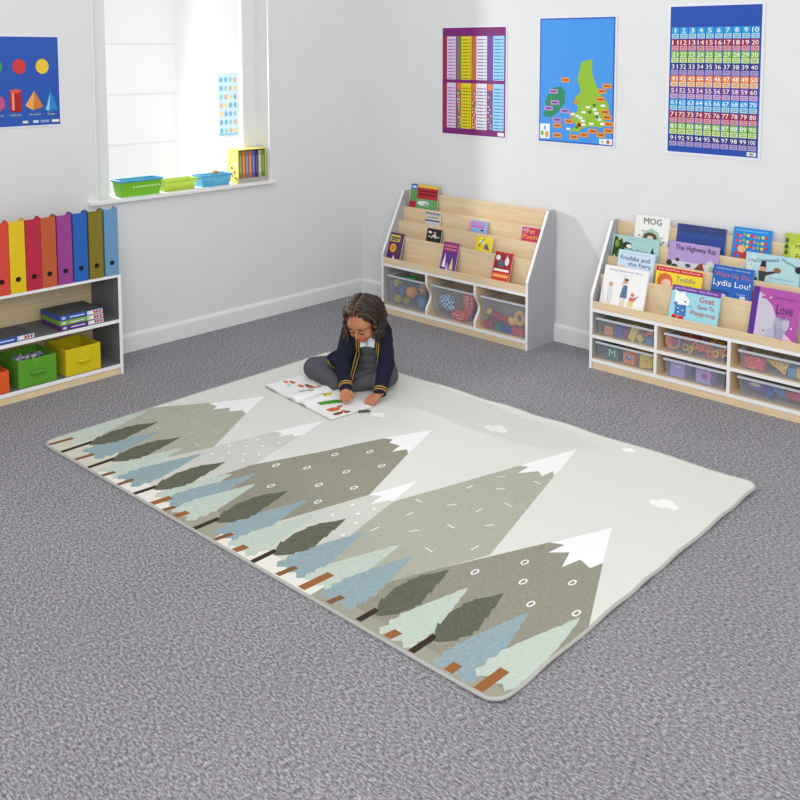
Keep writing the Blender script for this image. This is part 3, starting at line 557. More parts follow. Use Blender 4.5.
for i, (x, z, c, n) in enumerate(((.905, .018, (40, 90, 190), 'dark blue star in the lower right tray'), (.930, .040, (60, 150, 226), 'sky blue star above the dark blue one'), (.955, .020, (90, 170, 236), 'pale blue star right of the dark blue one'))):
    p = [((.026 if q % 2 == 0 else .012) * math.cos(PI * q / 5 + .3), (.026 if q % 2 == 0 else .012) * math.sin(PI * q / 5 + .3)) for q in range(10)]
    one(MB().prism(p, -.006, .006, 'y', cm(*c)), 'toy_star', n, 'toy star', (X2 + x, -.205 + .014 * i, zl + z + .008), group=GE, smooth=False)
b = MB(); b.tube([(-.045, 0, 0), (-.02, 0, .004), (.03, 0, 0), (.05, 0, -.002)], [.016, .024, .024, .014], cm(206, 50, 60), 14); one(b, 'red_toy_car', 'long red toy in the lower right tray', 'toy', (X2 + 1.020, -.195, zl + .036), group=GE)

# ------------------------------------------------------------------ picture books
def book(x0, w_, ztop, pocket, label, cover, art, texts, group, case, thick=.010, roll=0, spine=None):
    yF = BK[pocket] + (.0045 if pocket else .0085) + .002; yB = BK[pocket + 1] - .0045; zf_ = FLR[pocket] + .001
    gap = max(.001, yB - (yF + thick)); a = math.atan(gap / (BT[pocket + 1] - zf_)); h = (ztop - zf_) / math.cos(a)
    t = thing('picture_book', label, 'book', (x0 + w_ / 2, yF + .001, zf_ + .0005), 0, group); t.rotation_euler = (-a, roll, 0)
    m = cm(*cover, .45); s = MB(); s.box(-w_ / 2, w_ / 2, 0, .0012, 0, h, m); s.box(-w_ / 2, w_ / 2, thick - .0012, thick, 0, h, m); s.box(-w_ / 2, -w_ / 2 + .0012, 0, thick, 0, h, cm(*spine) if spine else m)
    v0 = max(0, (BT[pocket] - FLR[pocket]) / h - .04) if case == 1 else 0
    for k, (pts, c) in enumerate(art): s.flat([((px - .5) * w_, (v0 + pz * (1 - v0)) * h) for px, pz in pts], -.0003 - .00012 * k, cm(*c, .45))
    cv_ = s.build('cover', t); MB().box(-w_ / 2 + .0014, w_ / 2 - .002, .0014, thick - .0014, .002, h - .002, PAPER).build('page_block', t)
    if texts:
        s = MB(); texts = [(q[0], q[1], v0 + q[2] * (1 - v0), q[3], q[4] * (1 - v0)) + tuple(q[5:]) for q in texts]
        for tx, cx, cz, tw, th, c, *ang in texts: s.text(tx, (cx - .5) * w_, cz * h, tw * w_, th * h, -.0003 - .00012 * len(art) - .0004, cm(*c, .45), ang=ang[0] if ang else 0)
        s.build('title', cv_)
    return t
E_ = ell
g1 = 'small books on the corner bookcase'; g2 = 'picture books on the right bookcase'
def stars(n, seed, x0=.05, x1=.95, z0=.3, z1=.95, c=(255, 255, 255), r=.012):
    rr = random.Random(seed); return [(E_(rr.uniform(x0, x1), rr.uniform(z0, z1), r, r, 6), c) for _ in range(n)]
def bars(x0, x1, zs, c, h=.02): return [(rect(x0, x1, z, z + h), c) for z in zs]
book(0.481, 0.224, 0.768, 3, 'tall red and green book, upper left of the corner bookcase', (96, 160, 96), [(rect(0, .24, 0, .30), (186, 30, 50)), (rect(0, .24, .30, .78), (90, 160, 90)), (rect(0, .24, .78, 1), (60, 110, 180)), (E_(.12, .88, .08, .05), (200, 225, 245)), (rect(.24, 1, .42, .88), (186, 40, 48)), (rect(.24, 1, .88, 1), (232, 196, 60)), (rect(.24, 1, 0, .42), (96, 166, 100)), (E_(.5, .25, .22, .10), (226, 228, 226)), (E_(.62, .20, .10, .06), (150, 180, 150))] + bars(.3, .9, (.72, .58), (90, 22, 34), .05), [], g1, 1)
book(0.654, 0.117, 0.619, 2, 'small book with blue and cream pattern, left on the corner bookcase', (206, 206, 206), [(rect(0, 1, .84, 1), (66, 84, 150)), (rect(0, 1, .30, .42), (66, 84, 150)), (rect(.04, .96, .44, .82), (222, 205, 170)), (rect(.15, .85, .58, .66), (90, 130, 170))] + [(E_(.08 + i * .12, .9, .04, .04, 8), (225, 228, 240)) for i in range(8)], [], g1, 1)
book(0.712, 0.115, 0.536, 1, 'small black book with a pale figure, corner bookcase second tier', (38, 34, 36), [(E_(.22, .72, .12, .09), (236, 236, 232)), ([(.5, .62), (.62, .62), (.72, .32), (.6, .30), (.5, .4), (.36, .28), (.3, .34)], (206, 206, 186)), (E_(.54, .72, .09, .08), (210, 130, 150)), (E_(.8, .4, .09, .06), (190, 190, 150)), (E_(.2, .4, .09, .05), (200, 196, 170))], [], g1, 1)
book(0.461, 0.110, 0.486, 0, 'purple and yellow book at the left end of the bottom tier', (92, 34, 104), [(rect(.03, .75, .66, .92), (206, 196, 60)), (rect(.1, .7, .78, .84), (70, 40, 90)), (rect(.1, .64, .70, .75), (90, 60, 100)), (E_(.35, .42, .24, .17), (236, 170, 30)), (E_(.35, .42, .13, .09), (206, 120, 30)), ([(.6, .35), (.95, .7), (.95, .2), (.7, .15)], (70, 66, 76)), ([(.4, .0), (.5, .16), (.62, 0)], (236, 236, 240))], [], g1, 1)
book(0.892, 0.114, 0.488, 0, 'purple book with a white pointed figure, middle of the bottom tier', (96, 52, 140), [(rect(0, 1, .66, .98), (150, 50, 104)), (rect(.12, .88, .84, .90), (206, 120, 150)), (rect(.12, .88, .72, .78), (206, 120, 150)), ([(.1, .1), (.22, .62), (.34, .1)], (240, 240, 248)), ([(.58, .05), (.72, .5), (.85, .05)], (226, 206, 120)), ([(.35, .0), (.45, .3), (.55, 0)], (200, 190, 230))] + stars(10, 3, c=(230, 210, 240), z0=.1, z1=.6), [], g1, 1)
book(1.003, 0.125, 0.616, 2, 'small light blue book with pink lettering on the corner bookcase', (140, 180, 226), [(rect(.1, .9, .76, .86), (216, 110, 170)), (rect(.05, .85, .46, .58), (226, 90, 160)), (E_(.75, .25, .1, .07), (60, 40, 70)), (rect(0, .1, 0, 1), (226, 150, 190))], [('Poetry', .5, .68, .8, .12, (206, 80, 150)), ('Pond', .45, .5, .7, .13, (226, 70, 150))], g1, 1)
book(1.089, 0.119, 0.540, 1, 'bright yellow book with a grey bird, corner bookcase second tier', (236, 216, 40), [(E_(.35, .62, .16, .13), (240, 238, 220)), ([(.5, .2), (.66, .62), (.9, .12)], (110, 96, 130)), ([(.1, .3), (.4, .5), (.3, .2)], (206, 180, 30)), ([(.5, .9), (.56, .9), (.2, .3), (.16, .34)], (120, 100, 60))], [], g1, 1)
book(1.376, 0.127, 0.622, 2, 'pink book with yellow lettering at the right of the corner bookcase', (196, 50, 90), [(rect(0, .35, .6, 1), (196, 90, 150)), (E_(.15, .8, .05, .04), (240, 220, 240))], [('Pet', .46, .76, .44, .30, (252, 196, 66)), ('Poems', .52, .36, .88, .32, (252, 186, 56))], g1, 1)
book(1.272, 0.120, 0.487, 0, 'red book with orange lower band, right on the bottom tier', (190, 34, 46), [(rect(.06, .94, .44, .94), (150, 30, 50)), (E_(.2, .8, .13, .09), (236, 232, 230)), (E_(.4, .6, .16, .12), (60, 110, 130)), (E_(.72, .7, .12, .14), (236, 226, 220)), ([(.66, .8), (.7, .95), (.74, .8)], (236, 226, 220)), (rect(.06, .9, .34, .42), (240, 236, 230)), (rect(0, 1, 0, .28), (226, 100, 50)), (rect(.08, .9, .16, .22), (250, 190, 120)), (rect(.08, .9, .06, .11), (180, 40, 40))], [], g1, 1)
# right case
book(2.045, 0.190, 0.763, 3, 'white book with leafy wreath and black title, top left tier', (236, 236, 234), [([(.18, .36), (.3, .62), (.5, .70), (.7, .62), (.84, .36), (.7, .2), (.3, .2)], (170, 196, 180)), (E_(.48, .48, .20, .12), (92, 76, 60)), (E_(.48, .46, .09, .06), (226, 206, 190)), (E_(.48, .32, .26, .09), (240, 240, 238))] + [(E_(x, z, .035, .018, 8), c) for x, z, c in [(.16, .5, (110, 90, 60)), (.22, .38, (60, 90, 50)), (.12, .42, (60, 90, 50)), (.82, .5, (200, 130, 120)), (.88, .4, (70, 90, 60)), (.9, .28, (60, 80, 50)), (.8, .34, (60, 90, 50)), (.85, .2, (40, 50, 40)), (.25, .62, (160, 150, 60)), (.2, .3, (190, 150, 60))]], [('MOG', .52, .87, .52, .15, (84, 90, 84))], g2, 2)
book(1.943, 0.264, 0.658, 2, 'teal book with green leaves and a dark bird, left of the right bookcase', (166, 206, 204), [([(0, .1), (.06, .95), (.22, .9), (.3, .6), (.26, .2), (.1, 0)], (50, 80, 40)), (E_(.12, .75, .05, .11, 8), (130, 160, 60)), (E_(.18, .45, .04, .12, 8), (150, 170, 60)), (E_(.08, .35, .03, .1, 8), (210, 220, 150)), (E_(.16, .9, .03, .05, 8), (200, 215, 150)), (E_(.34, .74, .10, .09), (36, 46, 56)), (E_(.38, .72, .06, .055), (230, 232, 200)), ([(.84, .62), (.88, .78), (.9, .66), (.96, .55), (.88, .56)], (40, 50, 60)), (rect(.35, .85, .91, .925), (142, 188, 190)), (E_(.97, .3, .03, .1, 8), (40, 60, 60))], [('The Twoot', .58, .62, .40, .09, (70, 130, 140))], g2, 2)
book(2.006, 0.203, 0.594, 1, 'pale blue book with dark blue lettering behind the white picture book', (200, 222, 238), [(rect(.1, .85, .93, .945), (165, 190, 218)), (E_(.14, .58, .08, .05), (236, 190, 190)), ([(.2, .45), (.6, .5), (.7, .3), (.2, .2)], (206, 216, 206)), (E_(.95, .28, .04, .07), (60, 60, 110))], [('Freddie and', .48, .82, .80, .11, (50, 70, 130)), ('the Fairy', .62, .67, .62, .12, (50, 60, 120))], g2, 2)
book(1.964, 0.245, 0.519, 0, 'white book with three small children drawn on it, bottom tier', (240, 240, 238), bars(.3, .7, (.84,), (214, 216, 222), .012) + [(rect(.35, .75, .80, .808), (218, 220, 226))] + [(E_(.2, .58, .045, .05, 10), (206, 160, 140)), (E_(.2, .62, .045, .03, 10), (200, 180, 140)), ([(.15, .52), (.25, .52), (.27, .32), (.14, .32)], (214, 220, 226)), (E_(.53, .70, .045, .05, 10), (206, 150, 130)), (E_(.54, .74, .05, .03, 10), (110, 80, 60)), ([(.48, .62), (.58, .62), (.60, .34), (.44, .34)], (90, 120, 160)), ([(.44, .60), (.49, .82), (.5, .82), (.5, .58)], (226, 200, 180)), (E_(.72, .44, .04, .04, 10), (206, 120, 110)), ([(.66, .38), (.76, .38), (.86, .44), (.76, .30), (.66, .30)], (206, 110, 110)), ([(.65, .30), (.76, .30), (.75, .18), (.64, .18)], (226, 206, 120)), (rect(.17, .185, .16, .32), (200, 170, 150)), (rect(.22, .235, .16, .32), (200, 170, 150)), (rect(.47, .485, .14, .34), (200, 170, 150)), (rect(.53, .545, .14, .34), (200, 170, 150))], [('All the Ways to be Smart', .5, .91, .78, .05, (120, 130, 160))], g2, 2)
book(2.278, 0.250, 0.747, 3, 'dark blue night sky book in the top tier', (46, 74, 150), [(rect(0, 1, .8, 1), (50, 66, 120)), ([(.25, .45), (.5, .55), (.72, .48), (.7, .42), (.45, .44)], (34, 40, 70)), (E_(.57, .42, .05, .05), (206, 160, 130)), (E_(.14, .42, .07, .06), (206, 180, 140)), (rect(0, 1, 0, .3), (40, 90, 170))] + stars(14, 5, c=(180, 195, 230), r=.006), [('Room on the Broom', .48, .74, .84, .10, (70, 96, 160))], g2, 2)
book(2.260, 0.259, 0.666, 2, 'lilac book with black title over a dusk landscape', (178, 150, 206), [(rect(0, 1, 0, .52), (206, 206, 216)), (rect(0, 1, 0, .30), (176, 190, 150)), (E_(.04, .45, .06, .08, 8), (40, 60, 40)), (E_(.15, .38, .07, .06, 8), (50, 70, 50)), (E_(.2, .55, .04, .05, 8), (60, 60, 60)), (E_(.42, .44, .06, .05, 8), (70, 80, 60)), ([(.5, .28), (.62, .50), (.70, .56), (.72, .46), (.78, .28)], (130, 66, 50)), (E_(.85, .52, .08, .12), (206, 210, 196)), (E_(.88, .42, .05, .10), (170, 180, 160)), (E_(.96, .4, .05, .14), (60, 60, 60)), ([(.3, .25), (.5, .33), (.66, .25)], (190, 60, 50))], [('The Highway Rat', .54, .85, .80, .17, (40, 30, 60), -.0)], g2, 2)
book(2.225, 0.241, 0.546, 1, 'yellow book with red banner and a red-haired child', (244, 214, 50), [(rect(0, 1, .86, 1), (206, 50, 46)), (E_(.22, .56, .17, .26), (216, 110, 60)), (E_(.25, .50, .11, .14), (240, 200, 180)), (E_(.09, .76, .03, .03), (206, 140, 40))], [('Julia Donaldson  Nick Sharratt', .5, .93, .9, .07, (250, 220, 220)), ('Toddle', .66, .70, .42, .16, (120, 140, 140)), ('Waddle', .66, .46, .42, .16, (90, 130, 150))], g2, 2)
book(2.342, 0.244, 0.484, 0, 'turquoise book with purple band and white animal, bottom tier', (156, 214, 226), [(rect(0, 1, .86, 1), (112, 66, 160)), ([(.08, .58), (.09, .80), (.05, .90), (.14, .84), (.22, .82), (.27, .88), (.29, .80), (.40, .66), (.38, .54), (.22, .48)], (244, 244, 244)), ([(.08, .78), (.14, .84), (.12, .86)], (244, 244, 244)), (E_(.31, .62, .02, .02, 8), (30, 30, 40)), ([(.12, .52), (.34, .54), (.36, .26), (.12, .28)], (60, 120, 190)), (E_(.18, .44, .02, .02, 6), (236, 230, 120)), (E_(.28, .40, .02, .02, 6), (236, 230, 120)), (E_(.2, .34, .02, .02, 6), (240, 240, 240)), (rect(.08, .18, .17, .27), (206, 40, 50)), (rect(.2, .32, .15, .26), (206, 40, 50)), (E_(.5, .06, .12, .05), (230, 220, 80)), (E_(.12, .55, .04, .04, 8), (60, 130, 190)), ([(.36, .52), (.46, .58), (.44, .50)], (120, 190, 220))], [('Julia Donaldson  Nick Sharratt', .5, .93, .88, .06, (230, 215, 245)), ('Goat', .74, .74, .30, .14, (200, 40, 56)), ('Goes To', .74, .56, .34, .10, (170, 50, 60)), ('Playgroup', .70, .38, .50, .13, (200, 40, 56)), ('Alex', .72, .12, .18, .07, (30, 30, 90))], g2, 2)
book(2.564, 0.182, 0.767, 3, 'bright blue book with jumbled coloured letters, top tier', (30, 134, 216), [(rect(.05, .9, .92, .955), (90, 170, 230))] + [(E_(.10 + (i % 9) * .095 + .02 * hsh(i), .80 - .12 * (i // 9) + .05 * hsh(i + 5), .046, .040, 5), [(206, 60, 50), (240, 206, 60), (120, 190, 80), (226, 110, 150)][(i * 3 + i // 9) % 4]) for i in range(27)] + [(rect(.08, .42, .30, .46), (190, 50, 50)), (E_(.26, .52, .11, .08), (226, 180, 130)), (E_(.18, .36, .06, .05), (60, 120, 190)), (E_(.80, .45, .09, .08), (206, 90, 60)), (rect(.42, .7, .36, .44), (150, 190, 70))], [], g2, 2)
book(2.514, 0.193, 0.596, 1, 'blue book with big white and pink lettering, second tier', (40, 100, 186), [([(0, .44), (.0, .28), (.35, .30), (.5, .42), (.25, .46)], (30, 76, 150)), (E_(.3, .34, .1, .04), (226, 232, 240)), (E_(.8, .36, .08, .03), (226, 232, 240))], [('Julia Donaldson   Karen George', .5, .93, .84, .045, (200, 220, 240)), ('Wake Up Do,', .5, .79, .88, .13, (206, 110, 120)), ('Lydia Lou!', .5, .60, .92, .17, (240, 244, 248)), ('Twinkle', .75, .42, .22, .04, (200, 215, 240))], g2, 2)
book(2.649, 0.250, 0.669, 2, 'pale turquoise book with a figure in black on ice', (178, 214, 222), [([(.0, .5), (.12, .95), (.2, .9), (.12, .5)], (206, 224, 220)), (E_(.07, .8, .015, .015, 6), (160, 50, 60)), (E_(.12, .72, .015, .015, 6), (160, 50, 60)), (E_(.34, .66, .07, .08), (206, 150, 130)), ([(.28, .70), (.40, .70), (.38, .84), (.31, .84)], (36, 34, 40)), ([(.26, .60), (.42, .60), (.56, .64), (.58, .60), (.40, .50), (.38, .34), (.28, .34)], (62, 60, 66)), (rect(.27, .30, .10, .36), (50, 48, 54)), (E_(.60, .66, .07, .06), (140, 100, 66)), ([(0, .36), (.24, .44), (.26, .36), (.0, .28)], (80, 90, 70)), (E_(.44, .20, .05, .07), (90, 140, 70)), (E_(.98, .74, .065, .08), (46, 44, 52)), (E_(.92, .18, .05, .04), (60, 70, 60)), (rect(.45, .9, .46, .48), (150, 180, 210))], [('The Christmasaurus', .36, .86, .52, .08, (60, 100, 120), .16), ('Wishing', .80, .86, .30, .08, (50, 90, 110), -.35), ('Charlie Crook', .72, .34, .50, .07, (70, 130, 170)), ('Snowman', .76, .22, .40, .06, (90, 140, 170))], g2, 2)
book(2.807, 0.182, 0.770, 3, 'leafy lime green book in the top right corner', (176, 196, 72), [(E_(.06 + (i % 6) * .16, .30 + .13 * (i // 6) + .05 * hsh(i), .05, .06, 6), [(70, 110, 50), (206, 216, 90), (60, 90, 50), (220, 224, 110)][(i * 5) % 4]) for i in range(30) if (i % 6) < 1 or i // 6 > 4 or i // 6 < 2] + [(E_(.55, .62, .40, .24), (200, 212, 90))], [('Monkey', .56, .72, .56, .11, (60, 80, 50)), ('Puzzle', .52, .52, .42, .11, (60, 80, 50))], g2, 2)
book(2.732, 0.214, 0.541, 0, 'purple book with two grey elephants at the right end', (176, 82, 166), [(rect(0, .13, 0, 1), (84, 46, 140)), (rect(.13, .20, 0, .9), (206, 190, 222)), ([(.17, .12), (.18, .80), (.30, .80), (.44, .70), (.54, .52), (.50, .30), (.34, .12)], (200, 194, 208)), (E_(.32, .24, .015, .02, 8), (60, 50, 70)), (E_(.64, .36, .15, .17), (168, 166, 190)), (E_(.50, .20, .14, .12), (184, 182, 202)), (E_(.66, .22, .12, .12), (158, 156, 180)), (E_(.76, .42, .07, .12), (188, 184, 204)), (E_(.56, .30, .02, .10), (150, 148, 172)), ([(.74, .26), (.95, .14), (.95, .04), (.72, .04)], (226, 180, 214)), (E_(.88, .36, .02, .02, 6), (240, 200, 220)), (E_(.24, .86, .02, .02, 6), (250, 200, 220)), (E_(.38, .84, .02, .02, 6), (250, 200, 220))], [('Love', .70, .66, .34, .17, (80, 40, 96)), ('you', .70, .50, .18, .08, (110, 50, 120)), ('How much I', .70, .86, .44, .06, (130, 60, 140))], g2, 2, .012)

# ------------------------------------------------------------------ open shelf unit on the left
def shelf_unit():
    y1 = -1.866; Lh = 1.14; t = thing('low_shelf_unit', 'low open shelf unit of maple, white and grey under the window wall', 'shelf unit', (0, 0, 0)); tk = .0155; y0 = y1 - Lh
    xb = .016; D = .290
    for a in (y1 - tk, y0):
        s = MB(); s.box(xb, D, a, a + tk, 0, .482, DKGREY); s.box(D, D + .002, a, a + tk, 0, .482, EDGE); s.build('side_panel', t)
    a, c = y0 + tk, y1 - tk
    for z0, z1 in ((.035, .0525), (.258, .2745)):
        s = MB(); s.box(xb + .006, D, a, c, z0, z1, DKGREY); s.box(D, D + .002, a, c, z0, z1, EDGE); s.build('shelf', t)
    s = MB(); s.box(xb, D, y0, y1, .482, .496, DKGREY); s.box(D, D + .002, y0, y1, .482, .496, EDGE); s.build('top_board', t)
    MB().box(xb, xb + .006, a, c, 0, .482, WOODY).build('back_panel', t)
    MB().box(D - .014, D - .004, a, c, 0, .035, WOODY).build('plinth', t)
shelf_unit()
# magazine files standing on top
FC = [((118, 116, 60), 'x'), ]
files = [(-1.8685, (106, 152, 190), 'light blue'), (-1.9465, (128, 116, 36), 'olive green'), (-2.0235, (42, 98, 180), 'royal blue'), (-2.099, (152, 66, 142), 'purple'), (-2.174, (190, 92, 56), 'burnt orange'), (-2.245, (184, 42, 66), 'crimson'), (-2.3165, (226, 192, 30), 'yellow'), (-2.389, (216, 74, 60), 'coral red'), (-2.464, (70, 130, 90), 'green')]
for yr, c, n in files[:8]:
    w_ = .069; t = thing('magazine_file', '%s cardboard magazine file on top of the shelf unit' % n, 'magazine file', (.295, yr - .008 - w_ / 2, .496), 0, 'magazine files on the low shelf'); m = mat('board_' + n.replace(' ', '_'), c, .75, .04, 150)
    D = .245; h = .327; s = MB(); k = .0022
    side = [(-D, 0), (0, 0), (0, h - .004), (-.035, h + .004), (-.065, h - .02), (-D + .02, h * .62), (-D, h * .60)]
    for a in (-w_ / 2, w_ / 2 - k): s.prism([(p, q) for p, q in side], a, a + k, 'y', m)
    s.box(-k, 0, -w_ / 2 + k, w_ / 2 - k, 0, h - .004, m); s.box(-D, -D + k, -w_ / 2 + k, w_ / 2 - k, 0, h * .6, m); s.box(-D + k, -k, -w_ / 2 + k, w_ / 2 - k, 0, k, m); fb_ = s.build('file_box', t)
    s = MB(); M = Matrix.Translation((.0006, 0, .062)) @ Matrix.Rotation(PI / 2, 4, 'Y'); s.lathe([(0.0001, .0), (.0095, 0), (.0115, .0006), (.0115, -.001)], mat('black_finger_hole', (24, 20, 22), .8), 20, M); s.build('finger_hole', t)
# boxed sets lying on the middle shelf
def boxset(y0, y1, x0, x1, z, h, col, top, label, rz=0):
    t = thing('game_box', label, 'box', ((x0 + x1) / 2, (y0 + y1) / 2, z), rz, 'flat game boxes on the middle shelf'); a, b_ = (x1 - x0) / 2, (y1 - y0) / 2
    bb_ = MB().box(-a, a, -b_, b_, 0, h, cm(*col)).build('box_body', t, bevel=.001)
    s = MB(); s.box(-a + .004, a - .004, -b_ + .004, b_ - .004, h, h + .0006, cm(*top)); s.build('lid_print', t)
    s = MB(); M = Matrix.Translation((a + .0006, 0, 0)) @ Matrix.Rotation(PI / 2, 4, 'Z')
    s.flat(rect(b_ * .25, b_ * .98, .001, h - .001), 0, cm(214, 210, 216), M); s.flat(ell(b_ * .45, h * .45, b_ * .12, h * .35, 10), -.0003, cm(240, 240, 244), M)
    for q in (.6, .72, .86): s.flat(ell(b_ * q, h * .5, b_ * .05, h * .36, 8), -.0003, cm(186, 40, 60), M)
    s.flat(rect(-b_ * .55, b_ * .12, h * .38, h * .62), -.0002, cm(214, 220, 236), M); s.flat(ell(-b_ * .82, h * .5, b_ * .1, h * .3, 10), -.0002, cm(200, 205, 230), M); s.build('end_print', t)
z = .2755
boxset(-2.168, -1.955, .085, .282, z, .022, (90, 44, 128), (80, 80, 84), 'flat purple game box at the bottom of the stack')
boxset(-2.170, -1.957, .084, .281, z + .0235, .022, (126, 176, 62), (80, 80, 84), 'flat green game box in the middle of the stack')
boxset(-2.171, -1.958, .082, .280, z + .047, .022, (52, 92, 182), (84, 86, 92), 'flat blue game box on top of the stack')
boxset(-2.50, -2.29, .110, .282, z, .022, (48, 92, 186), (84, 86, 92), 'flat blue game box lying alone, left of the stack')
# fabric storage boxes
def fabric(x0, x1, y0, y1, h, col, label, rz=0):
    t = thing('fabric_storage_box', label, 'storage box', ((x0 + x1) / 2, (y0 + y1) / 2, .053), rz, 'fabric boxes on the bottom shelf'); a, b_ = (x1 - x0) / 2, (y1 - y0) / 2; k = .004; m = mat('felt_%02x%02x%02x' % col, col, .9, .06, 140, .2)
    s = MB(); s.box(-a, a, -b_, b_, 0, k, m); s.box(-a, -a + k, -b_, b_, k, h, m); s.box(a - k, a, -b_, b_, k, h, m); s.box(-a + k, a - k, -b_, -b_ + k, k, h, m); s.box(-a + k, a - k, b_ - k, b_, k, h, m); bb_ = s.build('box_body', t, bevel=.0015)
    s = MB(); s.tube([(a + .001, -.028, h * .50), (a + .010, -.026, h * .49), (a + .012, 0, h * .49), (a + .010, .026, h * .49), (a + .001, .028, h * .50)], .0075, m, 8); s.build('handle', t, smooth=True)
    return t
YEL = (212, 194, 24); GRN = (92, 158, 44); ORG = (226, 94, 36)
fabric(.085, .284, -2.150, -1.978, .128, YEL, 'yellow fabric box at the right of the bottom shelf')
fabric(.085, .284, -2.370, -2.195, .128, GRN, 'green fabric box full of white pieces, bottom shelf')
fabric(.085, .284, -2.590, -2.412, .100, ORG, 'orange fabric box left of the green one')
random.seed(3); gd = []
for i in range(40):
    c = [(226, 228, 234), (200, 206, 220), (150, 160, 196), (240, 240, 240)][i % 4]
    if i < 4: o = one(MB().box(-.022, .022, -.006, .006, -.006, .006, cm(*c)), 'counting_stick', ['white', 'pale grey', 'slate blue', 'bright white'][i] + ' counting stick heaped in the green box', 'counting stick', (0, 0, 0), group='sticks in the green box', smooth=False); gd.append(o)
    else: o = gd[i % 4].copy(); C.objects.link(o)
    o.location = (.11 + .030 * (i % 6) + random.uniform(-.008, .008), -2.345 + .021 * (i // 6) + random.uniform(-.004, .004), .142 + .009 * (i % 3)); o.rotation_euler = (random.uniform(-.4, .4), random.uniform(-.4, .4), random.uniform(0, 3))

# ------------------------------------------------------------------ window sill
ZS = HZ0 + .018
def basket(x0, x1, y0, y1, h, body, rim, label, name='plastic_basket'):
    t = thing(name, label, 'basket', ((x0 + x1) / 2, (y0 + y1) / 2, ZS), 0, 'baskets on the window sill'); a, b_ = (x1 - x0) / 2, (y1 - y0) / 2; tp = .012; s = MB()
    o = [(-a + tp, -b_ + tp, 0), (a - tp, -b_ + tp, 0), (a - tp, b_ - tp, 0), (-a + tp, b_ - tp, 0)]; u = [(-a, -b_, h), (a, -b_, h), (a, b_, h), (-a, b_, h)]; i_ = [(-a + .003, -b_ + .003, h), (a - .003, -b_ + .003, h), (a - .003, b_ - .003, h), (-a + .003, b_ - .003, h)]; j = [(p[0] * .95, p[1] * .97, .003) for p in o]
    s.add(o + u + i_ + j, [(0, 3, 2, 1), (0, 1, 5, 4), (1, 2, 6, 5), (2, 3, 7, 6), (3, 0, 4, 7), (12, 13, 14, 15), (12, 8, 9, 13), (13, 9, 10, 14), (14, 10, 11, 15), (15, 11, 8, 12)], body); kb_ = s.build('basket_body', t)
    r = MB(); e = .005
    for q in ((-a - .004, a + .004, -b_ - .004, -b_ + e), (-a - .004, a + .004, b_ - e, b_ + .004), (-a - .004, -a + e, -b_ + e, b_ - e), (a - e, a + .004, -b_ + e, b_ - e)): r.box(*q, h - .010, h + .001, rim)
    r.build('basket_rim', t, bevel=.0015)
    return t, a, b_
gm = mat('lime_green_plastic', (120, 188, 46), .35); bm_ = mat('sky_blue_plastic', (66, 164, 222), .3)
t, a, b_ = basket(-.098, -.004, -1.688, -1.450, .086, gm, bm_, 'opaque green basket with a blue rim on the window sill')
s = MB()
for i in range(9): s.box(a - .010, a - .0045, -b_ + .07 + i * .018, -b_ + .082 + i * .018, .044, .052, cm(206, 232, 170))
s.build('side_print', t)
basket(-.098, -.016, -1.432, -1.225, .060, LIMEC, LIMEC, 'see-through lime tray in the middle of the window sill')
t, a, b_ = basket(-.098, -.012, -1.200, -.998, .066, BLUEC, BLUEC, 'see-through blue tray beside the box of books')
s = MB(); s.tube([(0, -.022, 0), (0, -.012, .008), (0, .004, .010), (0, .016, .004)], .007, cm(214, 140, 70), 8); one(s, 'orange_toy', 'small orange toy lying on the see-through blue tray', 'toy', (-.055, -1.08, ZS + .066), group=None)
random.seed(9)
for i, (y, c, n) in enumerate([(-1.37, (206, 190, 90), 'mustard'), (-1.33, (190, 206, 110), 'pale green'), (-1.29, (226, 216, 120), 'cream yellow'), (-1.25, (170, 190, 60), 'olive')]):
    one(MB().box(-.018, .018, -.014, .014, 0, .020, cm(*c)), 'small_block', '%s block inside the see-through lime tray' % n, 'toy block', (-.055, y, ZS + .004), (0, 0, .3 * i), 'blocks in the lime tray', False)
for i, (y, c, n) in enumerate([(-1.15, (70, 150, 190), 'teal'), (-1.11, (90, 130, 70), 'green'), (-1.06, (236, 240, 244), 'white'), (-1.02, (120, 180, 130), 'mint')]):
    one(MB().ball((0, 0, .016), .015, cm(*c)), 'small_ball', '%s ball inside the see-through blue tray' % n, 'toy ball', (-.052, y, ZS + .004), group='balls in the blue tray')
# boxed book set
t = thing('book_slipcase', 'yellow illustrated slipcase holding a row of thin books', 'slipcase', (-.055, -.862, ZS)); a, b_, h = .050, .098, .192; YM = mat('slipcase_yellow', (232, 220, 110), .5); s = MB(); k = .003
s.box(-a, a, -b_, -b_ + k, 0, h, YM); s.box(-a, a, b_ - k, b_, 0, h, YM); s.box(-a, a, -b_ + k, b_ - k, 0, k, YM); s.box(-a, a, -b_ + k, b_ - k, h - k, h, YM); s.box(-a, -a + k, -b_ + k, b_ - k, k, h - k, YM); cs_ = s.build('case', t)
s = MB()
for x, z_, r, c in [(-.012, .085, .010, (70, 70, 160)), (.016, .060, .012, (190, 100, 90)), (.022, .030, .010, (170, 90, 60)), (.03, .11, .014, (180, 200, 190)), (-.02, .15, .014, (206, 190, 90)), (-.005, .04, .009, (150, 120, 60)), (-.03, .02, .010, (226, 150, 80))]:
    s.add([(p, -b_ - .0006, q) for p, q in ell(x, z_, r, r * .9, 8)], [tuple(range(8))], cm(*c))
s.box(a, a + .0008, -b_, b_, 0, .026, mat('slipcase_base', (176, 170, 166), .5)); s.build('case_print', t)
bc_ = [((120, 128, 66), 'moss green'), ((200, 112, 52), 'orange'), ((112, 116, 140), 'slate grey'), ((206, 104, 44), 'deep orange'), ((88, 92, 160), 'indigo'), ((44, 56, 96), 'navy'), ((184, 170, 150), 'beige'), ((84, 140, 44), 'leaf green')]
